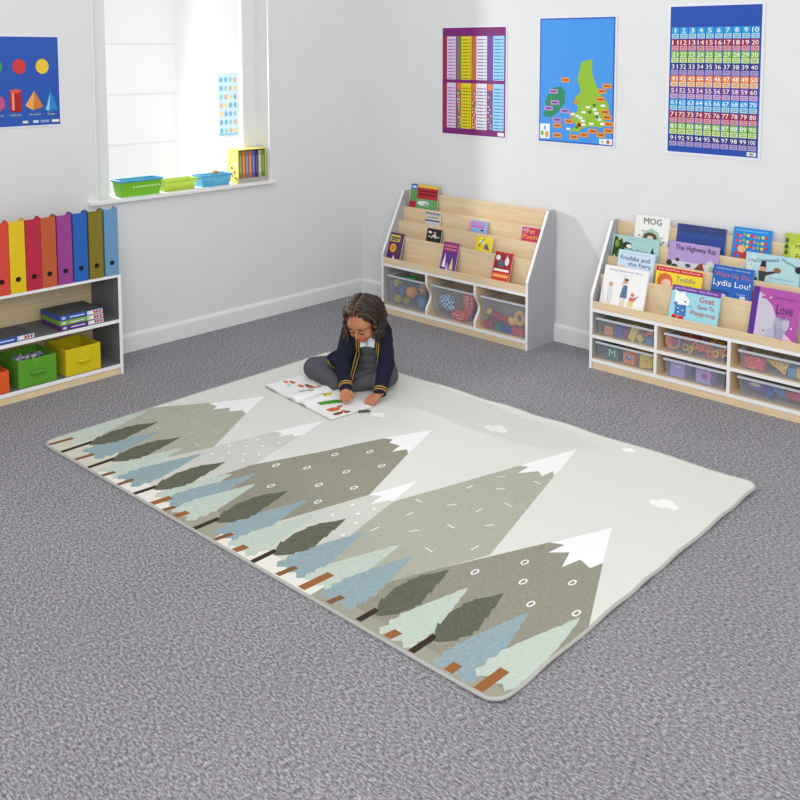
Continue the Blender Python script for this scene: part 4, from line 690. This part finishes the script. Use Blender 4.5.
for i, (c, n) in enumerate(bc_):
    y = -.862 - .092 + .012 + i * .0228; o = thing('thin_book', '%s spined thin book standing in the yellow slipcase' % n, 'book', (-.055, y, ZS + .0045), 0, 'thin books in the slipcase')
    s = MB(); s.box(-.044, .047, -.0105, .0105, 0, .178, cm(*c)); cv_ = s.build('cover', o); s = MB(); s.box(.047, .0476, -.006, .006, .05, .15, cm(*[min(255, q + 50) for q in c])); s.build('spine_title', o)

# ------------------------------------------------------------------ open book on the rug
def open_book():
    t = thing('open_picture_book', 'open picture book of bright animals lying flat on the rug', 'book', (1.245, -1.560, .0095), R(-6)); Wp = .262; Hp = .222; N = 14
    def zc(u):     # page height over distance from spine 0..1
        return .004 + .016 * math.exp(-((u - .16) / .16) ** 2) + (.010 * u if u > 0 else 0)
    def zr(u): return .004 + .014 * math.exp(-((u - .16) / .16) ** 2) + .004 * (1 - u)
    PG = mat('glossy_page', (240, 240, 240), .35); CV = mat('book_cover_pale', (196, 190, 176), .5)
    for sgn, zf_ in ((-1, zc), (1, zr)):
        s = MB(); vs = []; fs = []
        for i in range(N + 1):
            u = i / N; x = sgn * u * Wp; z = zf_(u) if i else .006
            for y in (0, Hp): vs.append((x, y, z))
            for y in (0, Hp): vs.append((x, y, max(.0022, z - .012) if sgn > 0 or u < .6 else z - .0035))
        for i in range(N):
            a = i * 4; c = a + 4; fs += [(a, a + 1, c + 1, c), (a + 2, c + 2, c + 3, a + 3), (a, c, c + 2, a + 2), (a + 1, a + 3, c + 3, c + 1)]
        fs += [(N * 4, N * 4 + 1, N * 4 + 3, N * 4 + 2), (0, 2, 3, 1)]
        s.add(vs, fs, PG); s.build('page_block', t, smooth=False)
    s = MB(); vs = []; fs = []
    for i in range(-N, N + 1):
        u = abs(i) / N; z = (max(.0, zc(u) - .0145) if i < 0 and u < .6 else (zc(u) - .006 if i < 0 else .0005)); z = max(z, .0003)
        for y in (-.004, Hp + .004): vs.append((i / N * (Wp + .004), y, z))
    for i in range(2 * N): a = i * 2; fs.append((a, a + 1, a + 3, a + 2))
    s.add(vs, fs, CV); o = s.build('cover', t); so = o.modifiers.new('solid', 'SOLIDIFY'); so.thickness = .0015; so.offset = 1
    def pic(pts, c, k, s):   # draped on the pages
        vs = []
        cx = sum(p[0] for p in pts) / len(pts); cy = sum(p[1] for p in pts) / len(pts)
        q = [(cx, cy)] + list(pts); vs = [(x, y, (zc if x < 0 else zr)(abs(x) / Wp) + .0006 + .0003 * k) for x, y in q]
        s.add(vs, [(0, i, i % len(pts) + 1) for i in range(1, len(pts) + 1)], cm(*c, .4))
    s = MB()
    def E2(cx, cy, rx, ry, c, k=0, n=12): pic(ell(cx, cy, rx, ry, n), c, k, s)
    E2(-.235, .090, .020, .010, (226, 130, 90)); E2(-.212, .112, .022, .012, (216, 96, 60), 1); E2(-.190, .080, .014, .008, (170, 196, 180))
    E2(-.150, .118, .022, .012, (206, 110, 60)); E2(-.112, .145, .034, .014, (196, 96, 50), 1); E2(-.075, .165, .022, .009, (216, 120, 70), 2); E2(-.140, .145, .012, .009, (110, 70, 60), 3)
    E2(-.075, .080, .018, .016, (130, 170, 150)); E2(-.050, .105, .018, .012, (170, 190, 150), 1); E2(-.060, .090, .006, .005, (230, 232, 200), 2)
    pic([(.008, .085), (.004, .128), (.040, .160), (.060, .140), (.056, .104)], (226, 206, 20), 0, s); E2(.036, .124, .006, .006, (60, 60, 30), 2, 8)
    pic([(.082, .048), (.106, .054), (.122, .105), (.140, .150), (.122, .166), (.098, .140), (.086, .090)], (72, 152, 30), 1, s)
    pic([(.160, .040), (.196, .048), (.200, .090), (.176, .104), (.158, .080)], (214, 100, 50), 0, s); E2(.170, .110, .010, .014, (196, 84, 46), 1)
    E2(.228, .060, .014, .026, (136, 76, 46)); E2(.240, .100, .010, .016, (110, 66, 44), 1); E2(.220, .094, .010, .012, (206, 130, 80), 2)
    s.build('pictures', t)
open_book()
s = MB(); s.tube([(-.026, 0, 0), (.016, 0, 0), (.028, 0, 0)], [.005, .005, .0015], cm(66, 68, 70), 10)
one(s, 'grey_rod', 'short dark grey crayon on the rug beside the open book', 'rod', (1.545, -1.432, .0155), (0, 0, .9))  # plain dark tapered rod by the page corner

# ------------------------------------------------------------------ the child
def capsule(bm, p1, r1, p2, r2, n=14, k=5):
    p1, p2 = Vector(p1), Vector(p2); d = (p2 - p1).normalized(); a = d.cross(Vector((0, 0, 1)) if abs(d.z) < .9 else Vector((1, 0, 0))).normalized(); b = d.cross(a); rings = []
    for i in range(1, k + 1): q = -PI / 2 + PI / 2 * i / k; rings.append((p1 + d * r1 * math.sin(q), r1 * math.cos(q)))
    for i in range(k): q = PI / 2 * i / k; rings.append((p2 + d * r2 * math.sin(q), r2 * math.cos(q)))
    V = [[bm.verts.new(c + (a * math.cos(2 * PI * j / n) + b * math.sin(2 * PI * j / n)) * r) for j in range(n)] for c, r in rings]
    e0 = bm.verts.new(p1 - d * r1); e1 = bm.verts.new(p2 + d * r2)
    for i in range(len(V) - 1):
        for j in range(n): bm.faces.new((V[i][j], V[i][(j + 1) % n], V[i + 1][(j + 1) % n], V[i + 1][j]))
    for j in range(n): bm.faces.new((e0, V[0][(j + 1) % n], V[0][j])); bm.faces.new((e1, V[-1][j], V[-1][(j + 1) % n]))
def ellipsoid(bm, c, r, rot=None, n=20, k=12):
    rot = rot or Matrix.Identity(3); c = Vector(c); top = bm.verts.new(c + rot @ Vector((0, 0, r[2]))); bot = bm.verts.new(c - rot @ Vector((0, 0, r[2])))
    V = [[bm.verts.new(c + rot @ Vector((r[0] * math.sin(PI * i / k) * math.cos(2 * PI * j / n), r[1] * math.sin(PI * i / k) * math.sin(2 * PI * j / n), r[2] * math.cos(PI * i / k)))) for j in range(n)] for i in range(1, k)]
    for i in range(len(V) - 1):
        for j in range(n): bm.faces.new((V[i][j], V[i + 1][j], V[i + 1][(j + 1) % n], V[i][(j + 1) % n]))
    for j in range(n): bm.faces.new((top, V[0][j], V[0][(j + 1) % n])); bm.faces.new((bot, V[-1][(j + 1) % n], V[-1][j]))
def blob(name, fn, m, voxel=.004, smooth=3, parent=None, cut=None, solid=0):
    bm = bmesh.new(); fn(bm); bmesh.ops.recalc_face_normals(bm, faces=bm.faces); me = bpy.data.meshes.new(name + '_src'); bm.to_mesh(me); bm.free()
    o = bpy.data.objects.new('tmp', me); C.objects.link(o); r = o.modifiers.new('r', 'REMESH'); r.mode = 'VOXEL'; r.voxel_size = voxel; r.use_smooth_shade = True
    if smooth: q = o.modifiers.new('s', 'SMOOTH'); q.factor = .5; q.iterations = smooth
    dg = bpy.context.evaluated_depsgraph_get(); dg.update(); out = bpy.data.meshes.new_from_object(o.evaluated_get(dg)); bpy.data.objects.remove(o); out.name = name
    out.materials.clear(); out.materials.append(m)
    if cut:
        bm = bmesh.new(); bm.from_mesh(out); dl = [f for f in bm.faces if cut(f.calc_center_median())]; bmesh.ops.delete(bm, geom=dl, context='FACES'); bm.to_mesh(out); bm.free()
    out.polygons.foreach_set('use_smooth', [True] * len(out.polygons)); o = bpy.data.objects.new(name, out); C.objects.link(o)
    if solid: sm = o.modifiers.new('solid', 'SOLIDIFY'); sm.thickness = solid; sm.offset = 1
    if parent: o.parent = parent
    return o
child = thing('person', 'child in navy cardigan and grey uniform sitting on the rug, reading', 'person')
SKIN = mat('skin', (184, 122, 90), .55, .03, 30, 0, .3); NAVY = mat('navy_knit', (31, 33, 50), .9, .10, 260, .3, .15); GREYC = mat('grey_pinafore', (98, 98, 106), .9, .06, 260, .2, .15)
TIGHT = mat('grey_tights', (84, 84, 92), .85, .06, 300, .2, .15); HAIR = mat('dark_brown_hair', (44, 30, 22), .5, .35, 90, .3, .4); HAIR2 = mat('bronze_hair_ends', (92, 68, 50), .5, .3, 90, .3, .4)
SHIRT = mat('white_shirt', (226, 230, 240), .8); GOLD = mat('mustard_stripe', (190, 152, 62), .8)
f_ = Vector((.516, -.738, -.434)).normalized(); l_ = Vector((.82, .573, 0)).normalized(); u_ = f_.cross(l_) * -1 if f_.cross(l_).z < 0 else f_.cross(l_)
TF = Matrix((l_, f_, u_)).transposed()           # torso frame: x left, y forward, z up the back
pel = Vector((1.262, -1.105, .085)); che = Vector((1.292, -1.155, .215)); bel = Vector((1.272, -1.125, .14)); neckb = Vector((1.303, -1.183, .285))
shR, elR, wrR = Vector((1.228, -1.218, .262)), Vector((1.258, -1.298, .140)), Vector((1.378, -1.388, .064))
shL, elL, wrL = Vector((1.352, -1.136, .265)), Vector((1.432, -1.190, .139)), Vector((1.497, -1.292, .045))
hc = Vector((1.331, -1.238, .335)); g_ = Vector((.26, -.80, -.52)).normalized(); rr_ = Vector((-.95, -.31, -.05)); rr_ = (rr_ - g_ * rr_.dot(g_)).normalized(); hu = rr_.cross(g_).normalized()
HF = Matrix((rr_, g_, hu)).transposed()          # head frame: x right, y face, z crown
def H(x, y, z): return hc + HF @ Vector((x, y, z))
kR, aR = Vector((1.070, -1.312, .068)), Vector((1.262, -1.335, .040)); kL, aL = Vector((1.405, -1.150, .066)), Vector((1.33, -1.27, .040))
def hand(bm, wr, d, n, side, thumb):
    """d: wrist to fingertips, n: back of the hand, side: towards the thumb"""
    d = d.normalized(); n = (n - d * n.dot(d)).normalized(); s = d.cross(n); s = s if s.dot(side) > 0 else -s
    Mh = Matrix((s, d, n)).transposed(); ellipsoid(bm, wr + d * .030, (.0225, .030, .0105), Mh); capsule(bm, wr - d * .01, .0165, wr + d * .015, .016)
    for k, (o, L, sp) in enumerate(((.0175, .034, .16), (.0062, .039, .05), (-.0055, .036, -.06), (-.0165, .028, -.20))):
        a = wr + d * .048 + s * o; d1 = (d + s * sp + n * .12).normalized(); b_ = a + d1 * L * .5; d2 = (d + s * sp - n * .35).normalized(); c = b_ + d2 * L * .5
        capsule(bm, wr + d * .032 + s * o * .8, .0075, a, .0068, 10); capsule(bm, a, .0068, b_, .0060, 10); capsule(bm, b_, .0060, c, .0050, 10)
    a = wr + d * .016 + s * .016; b_ = a + (d * .75 + s * .75 - n * .2).normalized() * .022; c = b_ + (d * .95 + s * .3 - n * .2).normalized() * .018
    capsule(bm, a, .0085, b_, .0075, 10); capsule(bm, b_, .0072, c, .0058, 10)
tR = Vector((1.452, -1.462, .026)); tL = Vector((1.502, -1.372, .016))
def body(bm):
    ellipsoid(bm, che, (.082, .055, .092), TF); ellipsoid(bm, bel, (.075, .056, .078), TF); ellipsoid(bm, pel, (.085, .074, .062))
    capsule(bm, che + u_ * .05, .045, neckb, .032); capsule(bm, neckb, .030, hc + HF @ Vector((0, -.02, -.04)), .032)
    for sh, el, wr in ((shR, elR, wrR), (shL, elL, wrL)): capsule(bm, che + u_ * .06, .035, sh, .032); capsule(bm, sh, .030, el, .023); capsule(bm, el, .022, wr, .0155)
    hand(bm, wrR, tR - wrR, Vector((.25, -.05, 1)), Vector((.6, .6, 0)), 1); hand(bm, wrL, tL - wrL, Vector((.1, -.2, 1)), Vector((-1, -.3, 0)), 1)
    capsule(bm, pel, .035, kR, .034); capsule(bm, kR, .033, aR, .024); capsule(bm, pel, .035, kL, .030); capsule(bm, kL, .028, aL, .022)
    capsule(bm, aR, .024, aR + Vector((.055, .02, -.010)), .018); capsule(bm, aL, .024, aL + Vector((-.03, -.01, -.008)), .018)
    ellipsoid(bm, H(0, -.012, .022), (.068, .080, .072), HF); ellipsoid(bm, H(0, .016, -.030), (.056, .060, .058), HF); ellipsoid(bm, H(0, .046, -.070), (.024, .022, .018), HF)
    ellipsoid(bm, H(0, .040, .020), (.054, .036, .036), HF)
    for sx in (-1, 1): ellipsoid(bm, H(sx * .030, .046, -.034), (.025, .023, .024), HF); ellipsoid(bm, H(sx * .068, -.008, -.014), (.007, .016, .022), HF); ellipsoid(bm, H(sx * .026, .0655, .000), (.0145, .010, .009), HF)
    capsule(bm, H(0, .072, .004), .0062, H(0, .086, -.022), .0085); ellipsoid(bm, H(0, .080, -.026), (.0145, .010, .007), HF)
    ellipsoid(bm, H(0, .070, -.046), (.020, .011, .008), HF)
bd_ = blob('body', body, SKIN, .0027, 2, child)
m = MB()
for sx in (-1, 1): m.tube([H(sx * (.026 + .0135 * q), .0765 - .005 * q * q, -.0045 - .0035 * (1 - q * q)) for q in (-1, -.6, -.2, .2, .6, 1)], .0014, mat('dark_lashes', (34, 22, 18), .8), 6)
m.build('eyelashes', bd_, smooth=True); m = MB()
for sx in (-1, 1): m.tube([H(sx * (.027 + .017 * q), .0755 - .006 * q * q, .0165 - .004 * q * q) for q in (-1, -.6, -.2, .2, .6, 1)], [.001, .0022, .0024, .0024, .002, .0008], mat('dark_brows', (58, 38, 28), .8), 6)
m.build('eyebrows', bd_, smooth=True)
m = MB(); LIP = mat('lips', (168, 92, 84), .4); m.ball(H(0, .0805, -.0425), (.0155, .004, .0034), LIP, 12, 8, rot=HF); m.ball(H(0, .0795, -.0495), (.0135, .0045, .0040), LIP, 12, 8, rot=HF); m.build('lips', bd_, smooth=True)
# clothes
def pin(bm):
    ellipsoid(bm, che, (.092, .066, .098), TF); ellipsoid(bm, bel, (.088, .070, .085), TF); ellipsoid(bm, pel + Vector((-.006, -.004, -.01)), (.094, .086, .066))
    ellipsoid(bm, Vector((1.315, -1.185, .050)), (.095, .085, .040)); capsule(bm, Vector((1.23, -1.17, .055)), .048, Vector((1.30, -1.26, .046)), .036); capsule(bm, Vector((1.33, -1.12, .06)), .050, Vector((1.395, -1.20, .05)), .042)
def neckcut(p):
    q = TF.transposed() @ (p - che); return q.y > -.04 and q.z > .008 and abs(q.x) < .006 + (q.z - .008) * .62
blob('pinafore', pin, GREYC, .005, 5, child, neckcut, .002)
def legs(bm):
    capsule(bm, pel + Vector((-.03, -.03, -.01)), .062, kR, .053); capsule(bm, kR, .050, aR, .036); capsule(bm, aR, .033, aR + Vector((.055, .02, -.012)), .024); capsule(bm, pel + Vector((.04, .02, -.01)), .062, kL, .050); capsule(bm, kL, .048, aL, .034); capsule(bm, aL, .032, aL + Vector((-.03, -.01, -.010)), .025)
blob('tights', legs, TIGHT, .005, 4, child)
def shirt(bm): ellipsoid(bm, che + u_ * .055, (.062, .046, .060), TF); capsule(bm, che + u_ * .02 + f_ * .012, .046, che + u_ * .05 + f_ * .008, .044); capsule(bm, neckb - u_ * .02, .038, neckb + u_ * .012, .035)
st_ = blob('shirt', shirt, SHIRT, .005, 2, child)
m = MB()
for sx in (-1, 1):
    def T(x, y, z): return che + TF @ Vector((x, y, z))
    a = [T(sx * .003, .072, .030), T(sx * .046, .046, .092), T(sx * .040, .022, .116), T(sx * .008, .060, .082), T(sx * .034, .074, .022)]
    m.add([tuple(q) for q in a], [(0, 4, 1), (0, 1, 3), (3, 1, 2)], SHIRT)
o = m.build('collar', st_); so = o.modifiers.new('solid', 'SOLIDIFY'); so.thickness = .003
def card(bm):
    ellipsoid(bm, che, (.106, .078, .104), TF); ellipsoid(bm, bel, (.104, .080, .09), TF); ellipsoid(bm, pel + Vector((-.016, .004, .0)), (.104, .094, .075))
    for sh, el, wr in ((shR, elR, wrR), (shL, elL, wrL)): capsule(bm, che + u_ * .05, .050, sh, .044); capsule(bm, sh, .043, el, .038); capsule(bm, el, .037, wr + (el - wr).normalized() * .004, .026)
    capsule(bm, bel + Vector((-.05, -.03, .01)), .050, Vector((1.152, -1.268, .122)), .026); capsule(bm, bel + Vector((-.05, -.05, .02)), .045, Vector((1.205, -1.290, .118)), .022); capsule(bm, Vector((1.152, -1.268, .122)), .024, Vector((1.205, -1.290, .116)), .022)
    capsule(bm, che + u_ * .06 - f_ * .02, .06, neckb - f_ * .015, .05)
def opening(p):
    q = TF.transposed() @ (p - che)
    if q.z > .085 and abs(q.x) < .045 and q.y > -.03: return True
    wdt = .040 if q.z > -.02 else .040 + (-.02 - q.z) * .45
    wdt = min(wdt, .040 + .0 + max(0, (-.02 - q.z)) * .45)
    return q.y > .045 and abs(q.x - .004) < wdt and q.z < .12 or (p.z < .05 and (p - pel).length > .085 and q.y > .03) or p.z < .012
cg = blob('cardigan', card, NAVY, .0045, 4, child, opening, .003)
m = MB(); 
from mathutils.bvhtree import BVHTree
full = blob('uncut', card, NAVY, .006, 4)
bv = BVHTree.FromPolygons([v.co.copy() for v in full.data.vertices], [tuple(p.vertices) for p in full.data.polygons]); bpy.data.objects.remove(full)
def onc(p, off=.004):
    loc, nor, idx, dist = bv.find_nearest(p); return loc + nor * off
for sx in (-1, 1):
    for k, (dx, c) in enumerate(((-.001, NAVY), (.0045, GOLD), (.010, NAVY), (.0155, GOLD))):
        pts = []
        for i in range(14):
            z = .095 - .185 * i / 13; x = sx * (.040 + dx + max(0, -.02 - z) * .45) + .004; o_ = che + TF @ Vector((x, .3, z)); loc, nor, idx, dist = bv.ray_cast(o_, -f_)
            if loc is not None: pts.append(loc + f_ * .0035)
        m.tube(pts, .0030, c, 6)
m.build('striped_trim', cg, smooth=True)
m = MB()
for el, wr in ((elR, wrR), (elL, wrL)):
    d = (el - wr).normalized(); a = d.cross(Vector((0, 0, 1))).normalized(); b_ = d.cross(a)
    for k, c in ((.000, NAVY), (.006, GOLD), (.012, NAVY), (.018, GOLD), (.024, NAVY)):
        rr = .0275 + k * .12; m.tube([wr + d * (k + .001) + (a * math.cos(q) + b_ * math.sin(q)) * (rr - .001) for q in [2 * PI * i / 20 for i in range(20)]], .0036, c, 6, closed=True)
m.build('striped_cuffs', cg, smooth=True)
m = MB()
for dz in (0, .010):
    m.tube([onc(Vector((1.150 + .009 * q - dz * .3, -1.275 - .0055 * q - dz * .3, .122 - .0035 * q - dz * .8)), .003) for q in range(8)], .0026, GOLD, 6)
m.build('striped_hem', cg, smooth=True)
# hair
def hcap(bm): ellipsoid(bm, H(0, -.024, .030), (.078, .084, .074), HF); ellipsoid(bm, H(0, -.055, -.020), (.072, .050, .070), HF); ellipsoid(bm, H(-.058, -.022, -.008), (.022, .036, .050), HF); ellipsoid(bm, H(.058, -.018, -.008), (.020, .036, .046), HF)
hair = blob('hair', hcap, HAIR, .004, 2, child)
m = MB(); rnd = random.Random(5)
for sgn in (-1, 1):
    for i in range(80):
        f = i / 79; y0 = .052 - .125 * f; r = rnd.uniform(.0030, .0058); out = .082 + rnd.uniform(-.003, .012); ph = rnd.uniform(0, 6); pts = []
        for k in range(8):
            th = R(6 + 96 * k / 7); yy = y0 - .030 * math.sin(th) * (1 - f * .6); rad = math.sqrt(max(.25, 1 - ((yy + .024) / .092) ** 2))
            pts.append(H(sgn * out * rad * math.sin(th) + .003 * math.sin(ph + k * 2), yy + .003 * math.cos(ph + k * 1.7), .030 + (.080 + rnd.uniform(0, .004)) * rad * math.cos(th)))
        L = rnd.uniform(.07, .135) if sgn > 0 else rnd.uniform(.05, .11); p = pts[-1].copy(); outd = (HF @ Vector((sgn * .35, -.45 + (.3 if f < .2 else 0), 0)));
        for k in range(1, 9):
            q = k / 8; pts.append(p + Vector((0, 0, -L * q)) + outd * (.035 * q * (1 - q * .5)) + Vector((.008 * math.sin(ph + k * 1.7), .008 * math.cos(ph + k * 1.7), 0)))
        m.tube(pts, [r] * (len(pts) - 3) + [r * .8, r * .6, r * .25], HAIR2 if (sgn > 0 and f < .55 and i % 2) or i % 7 == 0 else HAIR, 6)
for i in range(30):
    f = (i + .5) / 30; x0 = -.07 + .14 * f; ph = rnd.uniform(0, 6); p = H(x0, -.095, .02); pts = [H(x0 * .4, -.03, .105), H(x0 * .8, -.085, .075), p]; L = rnd.uniform(.07, .13)
    for k in range(1, 9): q = k / 8; pts.append(p + Vector((0, 0, -L * q)) + HF @ Vector((x0 * .2 * q, -.02 * q, 0)) + Vector((.006 * math.sin(ph + k * 1.5), .006 * math.cos(ph + k * 1.5), 0)))
    m.tube(pts, [.008] * (len(pts) - 2) + [.006, .002], HAIR, 6)
m.build('hair_curls', hair, smooth=True)
m = MB(); m.tube([H(.001 * math.sin(k), .052 - .02 * k, .030 + .0805 * math.sqrt(max(0, 1 - ((.052 - .02 * k + .024) / .09) ** 2))) for k in range(5)], .0022, mat('parting', (150, 116, 92), .7), 6); m.build('hair_parting', hair)
m = MB(); m.tube([H(.046 + .004 * math.cos(a), -.012 + .020 * math.sin(a), .096 + .008 * math.cos(a)) for a in [2 * PI * i / 14 for i in range(14)]], .0045, mat('grey_hair_band', (128, 134, 150), .7), 8, closed=True); m.build('hair_tie', hair, smooth=True)
